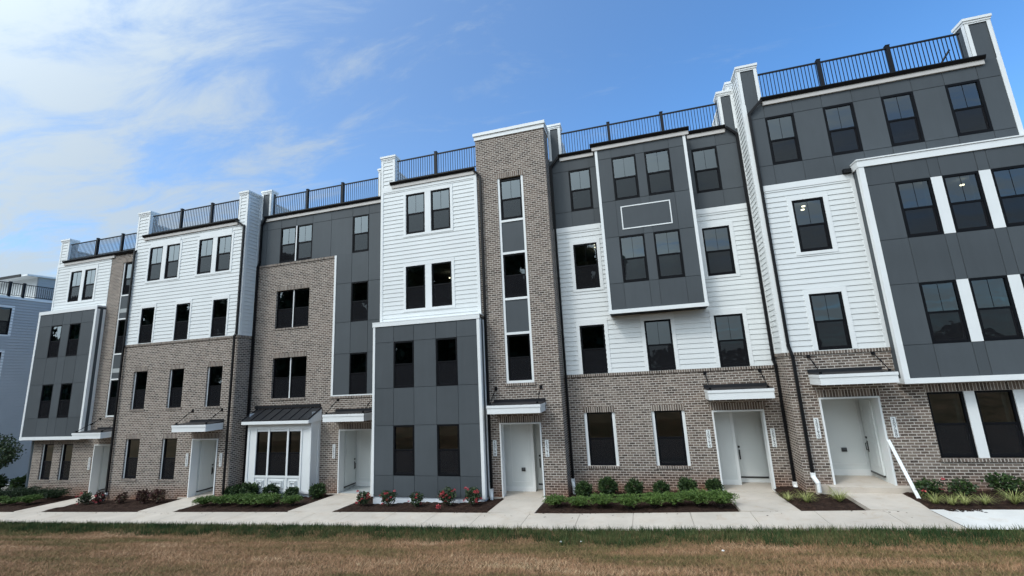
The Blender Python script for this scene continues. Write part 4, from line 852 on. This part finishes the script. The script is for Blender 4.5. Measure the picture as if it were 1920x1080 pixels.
# clipped round evergreens
bx = empty('boxwood_shrub', '', 'shrub', 'small round evergreen shrubs against the walls')
leafcloud('foliage', 1500, (.29, .29, .27), 'box', .055, 1, lumps=9, shell_=.45, parent=bx, z0=.04); leafcloud('shoots', 150, (.24, .24, .24), 'box', .13, 2, spiky=1, parent=bx, z0=.06, shell_=.6); stems(bx, 6, .25, .15, 3)
E_ = [(-2.29, 16.13), (-1.50, 16.43), (-.61, 16.35), (.25, 16.27), (1.09, 16.39), (1.92, 16.6)]
Cn = [(-17.6, 16.25), (-17.05, 16.2), (-16.45, 16.15), (-15.3, 16.05), (-14.2, 16.05), (-13.2, 16.35)]
u = 0
for i, (x, y) in enumerate(E_): place(bx, u, x, y, rp.uniform(.85, 1.1), rp.uniform(0, 6), f'{ORD[i]} small round shrub from the left, under the two white-edged brick windows'); u = 1
for i, (x, y) in enumerate(Cn): place(bx, 1, x, y, rp.uniform(.85, 1.15), rp.uniform(0, 6), f'{ORD[i]} small round shrub from the left, along the foot of the white bay')
# spreading junipers
jn = empty('juniper_shrub', '', 'shrub', 'low spreading bright green junipers'); spray('foliage', 125, .50, .25, 'jun', 5, jn); stems(jn, 7, .12, .3, 6)
je = [(-3.05, 14.95), (-2.29, 14.85), (-1.55, 14.9), (-.78, 14.72), (-.05, 14.85), (.55, 15.0), (1.25, 15.0), (1.85, 14.85)]
jc = [(-17.5, 15.0), (-16.7, 15.1), (-15.85, 15.12), (-15.0, 14.98), (-14.2, 14.9), (-13.4, 15.15)]
ja = [(-34.2, 15.6), (-33.1, 15.3), (-32.0, 15.35), (-30.9, 15.25), (-29.8, 15.35), (-28.8, 15.4)]
u = 0
for i, (x, y) in enumerate(je): place(jn, u, x, y, rp.uniform(.8, 1.05), rp.uniform(0, 6), f'{ORD[i]} spreading juniper from the left in the bed before the two brick windows'); u = 1
for i, (x, y) in enumerate(jc): place(jn, 1, x, y, rp.uniform(.85, 1.1), rp.uniform(0, 6), f'{ORD[i]} spreading juniper from the left in the bed before the white bay')
for i, (x, y) in enumerate(ja): place(jn, 1, x, y, rp.uniform(.85, 1.05), rp.uniform(0, 6), f'{ORD[i]} spreading juniper from the left in the farthest bed')
jd = empty('dark_juniper', '', 'shrub', 'dark low shrubs against the farthest brick wall'); spray('foliage', 90, .62, .36, 'jund', 8, jd); stems(jd, 7, .15, .3, 6)
for i, (x, y) in enumerate([(-33.0, 16.6), (-32.0, 16.5), (-31.1, 16.45), (-30.2, 16.4), (-29.3, 16.4), (-28.5, 16.3)]):
    place(jd, i, x, y, rp.uniform(.9, 1.1), rp.uniform(0, 6), f'{ORD[i]} dark low shrub from the left, against the farthest brick wall')
# roses with coral blooms
def rose(seed, nb_, label, group, x, y, s, leaf='rose', bl='bloom', rad=(.27, .25, .24)):
    o = empty('rose_bush', label, 'rose bush', group); leafcloud('foliage', 620, rad, leaf, .055, seed, parent=o, lumps=6, shell_=.3, z0=.05); stems(o, 8, .42, .2, seed, .006)
    r = random.Random(seed)
    for k in range(nb_):
        a = r.uniform(3.0, 6.5); rr = r.uniform(.5, 1.1); zz = r.uniform(.06, .5)
        f = leafcloud('bloom', 30, (.033, .033, .027), bl, .027, seed*50+k, parent=o, shell_=.5, z0=0); f.location = (math.cos(a)*rad[0]*rr, math.sin(a)*rad[1]*rr-.02, zz)
    o.location = (x, y, gz(x, y)); o.scale = (s, s, s); o.rotation_euler = (0, 0, 0); return o
G = 'coral rose bushes below the dark box'
for i, (x, y, k, L) in enumerate(((-10.28, 15.2, 11, 'wide rose bush with many coral blooms, nearest the path left of the dark box'),
        (-9.23, 15.15, 8, 'rose bush with a bloom at its tip, second from left below the dark box'),
        (-8.0, 15.0, 5, 'sparse rose bush with one big low bloom, middle of the bed below the dark box'),
        (-6.92, 15.18, 12, 'tall rose bush with a low cluster of blooms, below the dark box'),
        (-5.95, 15.15, 13, 'sprawling rose bush full of blooms next to the white drain boot'))): rose(20+i, k, L, G, x, y, (1.0, 1.05, .92, 1.1, 1.12)[i])
o = empty('rose_sprig', 'lone red rose bloom lying low in the mulch in front of the dark box', 'rose'); leafcloud('bloom', 60, (.06, .06, .06), 'bloom', .04, 77, parent=o, z0=.0); stems(o, 2, .08, .03, 4, .004); o.location = (-6.99, 14.6, gz(-7, 14.6)+.02)
G = 'reddish low bushes before the second townhouse'
for i, (x, y, k, lf, L) in enumerate(((-25.0, 15.4, 5, 'rose', 'grey green rose bush with pink blooms at the left corner beside the path'), (-24.25, 15.5, 7, 'redleaf', 'reddish bush in front of the white drain boot at the far downspout'),
        (-22.9, 15.5, 0, 'redleaf', 'small reddish bush alone in the middle of the bed before the brick windows'), (-21.6, 15.5, 0, 'redleaf', 'taller bronze green bush, left of the two close together by the brick wall'), (-20.75, 15.5, 0, 'redleaf', 'dark red bush next to the path of the second canopy'))):
    rose(40+i, k, L, G, x, y, (1.05, 1.0, .9, 1.15, 1.2)[i], lf)
G = 'dark leafy rose bushes by the nearest brick wall'
for i, (x, y, k, L) in enumerate(((7.11, 15.3, 3, 'dark leafy bush with pink buds, right of the leaning white board'), (8.0, 15.45, 0, 'low dark bush between two others at the nearest brick wall'), (8.95, 15.5, 0, 'large dark bush with reddish tips at the right edge of the picture'))):
    rose(60+i, k, L, G, x, y, (1.05, .95, 1.25)[i], 'box', rad=(.36, .26, .2))
# sedge tufts
def tuft(seed):
    r = random.Random(seed); m = MB()
    for i in range(110):
        a = r.uniform(0, 6.28); L = r.uniform(.12, .30); e = r.uniform(.5, 1.2); w = .004; d = Vector((math.cos(a), math.sin(a), 0)); sdv = Vector((-d.y, d.x, 0))*w; p = d*.02; pr_ = p.copy()
        prev = None
        for j in range(4):
            q = j/3; c = d*(.02+L*q)+Vector((0, 0, L*e*math.sin(q*2.3)*.75)); ww = sdv*(1-q*.85)
            if prev: m.quad(prev[0], prev[1], tuple(c+ww), tuple(c-ww))
            prev = (tuple(c-ww), tuple(c+ww))
    return m
sg = tuft(3).build('sedge_tuft', 'sedge'); sg['category'] = 'grass tuft'; sg['group'] = 'yellow green sedge tufts'
T = [(3.75, 15.45, .8, 'small sedge tuft at the foot of the left white drain boot'), (4.12, 15.08, 1.1, 'sedge tuft in front of the white pipe, middle of the small mulch triangle'), (4.92, 15.05, 1.15, 'sedge tuft beside the entry step, at the right of the small mulch bed'),
     (6.95, 14.72, .95, 'yellow sedge tuft nearest the bottom of the leaning white board'), (7.25, 14.62, .9, 'narrow sedge tuft, second from the left in the rightmost bed'), (7.55, 14.66, .95, 'sedge tuft, third from the left in the rightmost bed'), (7.97, 14.68, .85, 'thin brownish sedge tuft, fourth in the rightmost bed'), (8.6, 14.74, 1.15, 'full bright sedge tuft at the right edge of the picture')]
for i, (x, y, s, L) in enumerate(T): place(sg, i, x, y, s*1.3, i*1.3, L)
# small tree and bushes at the far left
def tree(label, x, y, h, cr_, seed, n=1500, name='young_tree', leaf='jund', size=.09):
    o = empty(name, label, 'tree'); r = random.Random(seed); m = MB(); m.tube((0, 0, -.1), (.03, 0, h*.45), .045, .03, 8); m.tube((.03, 0, h*.45), (0, .05, h*.95), .03, .008, 7)
    for i in range(11):
        a = r.uniform(0, 6.28); z = h*r.uniform(.35, .85); m.tube((.02, 0, z), (math.cos(a)*cr_*.9, math.sin(a)*cr_*.9, z+h*.12), .014, .004, 5)
    m.build('trunk', 'bark', o); f = leafcloud('crown', n, (cr_, cr_, h*.33), leaf, size, seed, parent=o, lumps=8, shell_=.35); f.location = (0, 0, h*.32); o.location = (x, y, zs(x)); return o
tree('young leafy tree at the far left edge before the blue grey building', -36.3, 17.4, 3.2, 1.35, 5, 4200, size=.095, leaf='rose')
for i, (x, y, s, L) in enumerate(((-34.2, 17.9, 1.5, 'rounded dark bush beside the corner of the farthest brick wall'), (-35.6, 16.9, 1.7, 'larger dark bush at the left edge of the picture, below the young tree'), (-36.6, 17.8, 1.6, 'dark bush half hidden behind the one at the left edge'))):
    o = copy_tree(bx); o.location = (x, y, zs(x)); o.scale = (s*1.2, s*1.2, s); o['label'] = L; o['group'] = 'dark bushes at the far left corner'
# leaning board, fallen pebbles
bd = MB(); bd.box(-.045, .045, -.012, .012, 0, 2.12); bd = bd.build('board', 'pvc', bevel=.003); tag(bd, 'long narrow white board leaning on the brick beside the stepped entry', 'board')
a, b_ = Vector((6.81, 15.15, zs(6.8)+.02)), Vector((6.72, 15.95, 2.03)); bd.location = a; bd.rotation_euler = (b_-a).to_track_quat('Z', 'Y').to_euler(); bd.scale = (1, 1, (b_-a).length/2.12)
def pebble(x, y, s, label, seed):
    m = MB(); r = random.Random(seed); n = 8; rings = [(0, .02), (.6, .7), (.9, .95), (1, .6), (.75, .2)]
    for i, (z, q) in enumerate(((0, .6), (.25, 1), (.6, .85), (.85, .45))):
        for k in range(n): g_ = 2*math.pi*k/n; q2 = q*r.uniform(.85, 1.1); m.v.append((math.cos(g_)*q2*s, math.sin(g_)*q2*s*.8, z*s))
    for i in range(3):
        for k in range(n): m.f.append((i*n+k, i*n+(k+1) % n, (i+1)*n+(k+1) % n, (i+1)*n+k))
    m.f.append(tuple(range(3*n, 4*n))); o = m.build('pebble', 'pvc', smooth=True); tag(o, label, 'pebble', 'pale pebbles on the dry lawn'); o.location = (x, y, float(lawn_z(x, y))+.01)
pebble(-2.35, 11.9, .035, 'pale pebble at the edge of the green grass band, left of centre', 1); pebble(-1.85, 11.95, .028, 'smaller pale pebble just right of another at the grass band edge', 2); pebble(1.3, 11.1, .035, 'white pebble lying alone on the brown lawn right of centre', 3)

# ================================================================== woodland behind the viewer (seen in the panes)
r = np.random.default_rng(9); wm = MB()
def blob(cx, cy, cz, rx, rz, n):
    d = r.normal(size=(n, 3)); d /= np.linalg.norm(d, axis=1)[:, None]; p = d*(r.random(n)**.35)[:, None]*np.array([rx, rx, rz])+np.array([cx, cy, cz])
    a = r.normal(size=(n, 3)); a /= np.linalg.norm(a, axis=1)[:, None]; b = np.cross(a, r.normal(size=(n, 3))); b /= np.linalg.norm(b, axis=1)[:, None]; s = r.uniform(.4, .95, n)[:, None]
    for q in zip(p-a*s, p+b*s*.6, p+a*s, p-b*s*.6): k = len(wm.v); wm.v.extend(tuple(w_) for w_ in q); wm.f.append((k, k+1, k+2, k+3))
for k in range(52):
    x = -172+k*3.3+r.uniform(-1, 1); y = -32+r.uniform(-4, 4); H_ = (25 if x < -12 else 21)*r.uniform(.86, 1.12)
    for c in range(6): blob(x+r.uniform(-2, 2), y+r.uniform(-2, 2), H_*(.12+.155*c), 3.7-c*.32, 3.0, 620)
for k in range(16):
    x = 6+k*6; blob(x, -45+r.uniform(-3, 3), r.uniform(3, 5.5), 5, 3.2, 500)
tag(wm.build('woodland', 'wood'), 'dense green woodland across the road behind the viewer', 'woodland', kind='stuff')
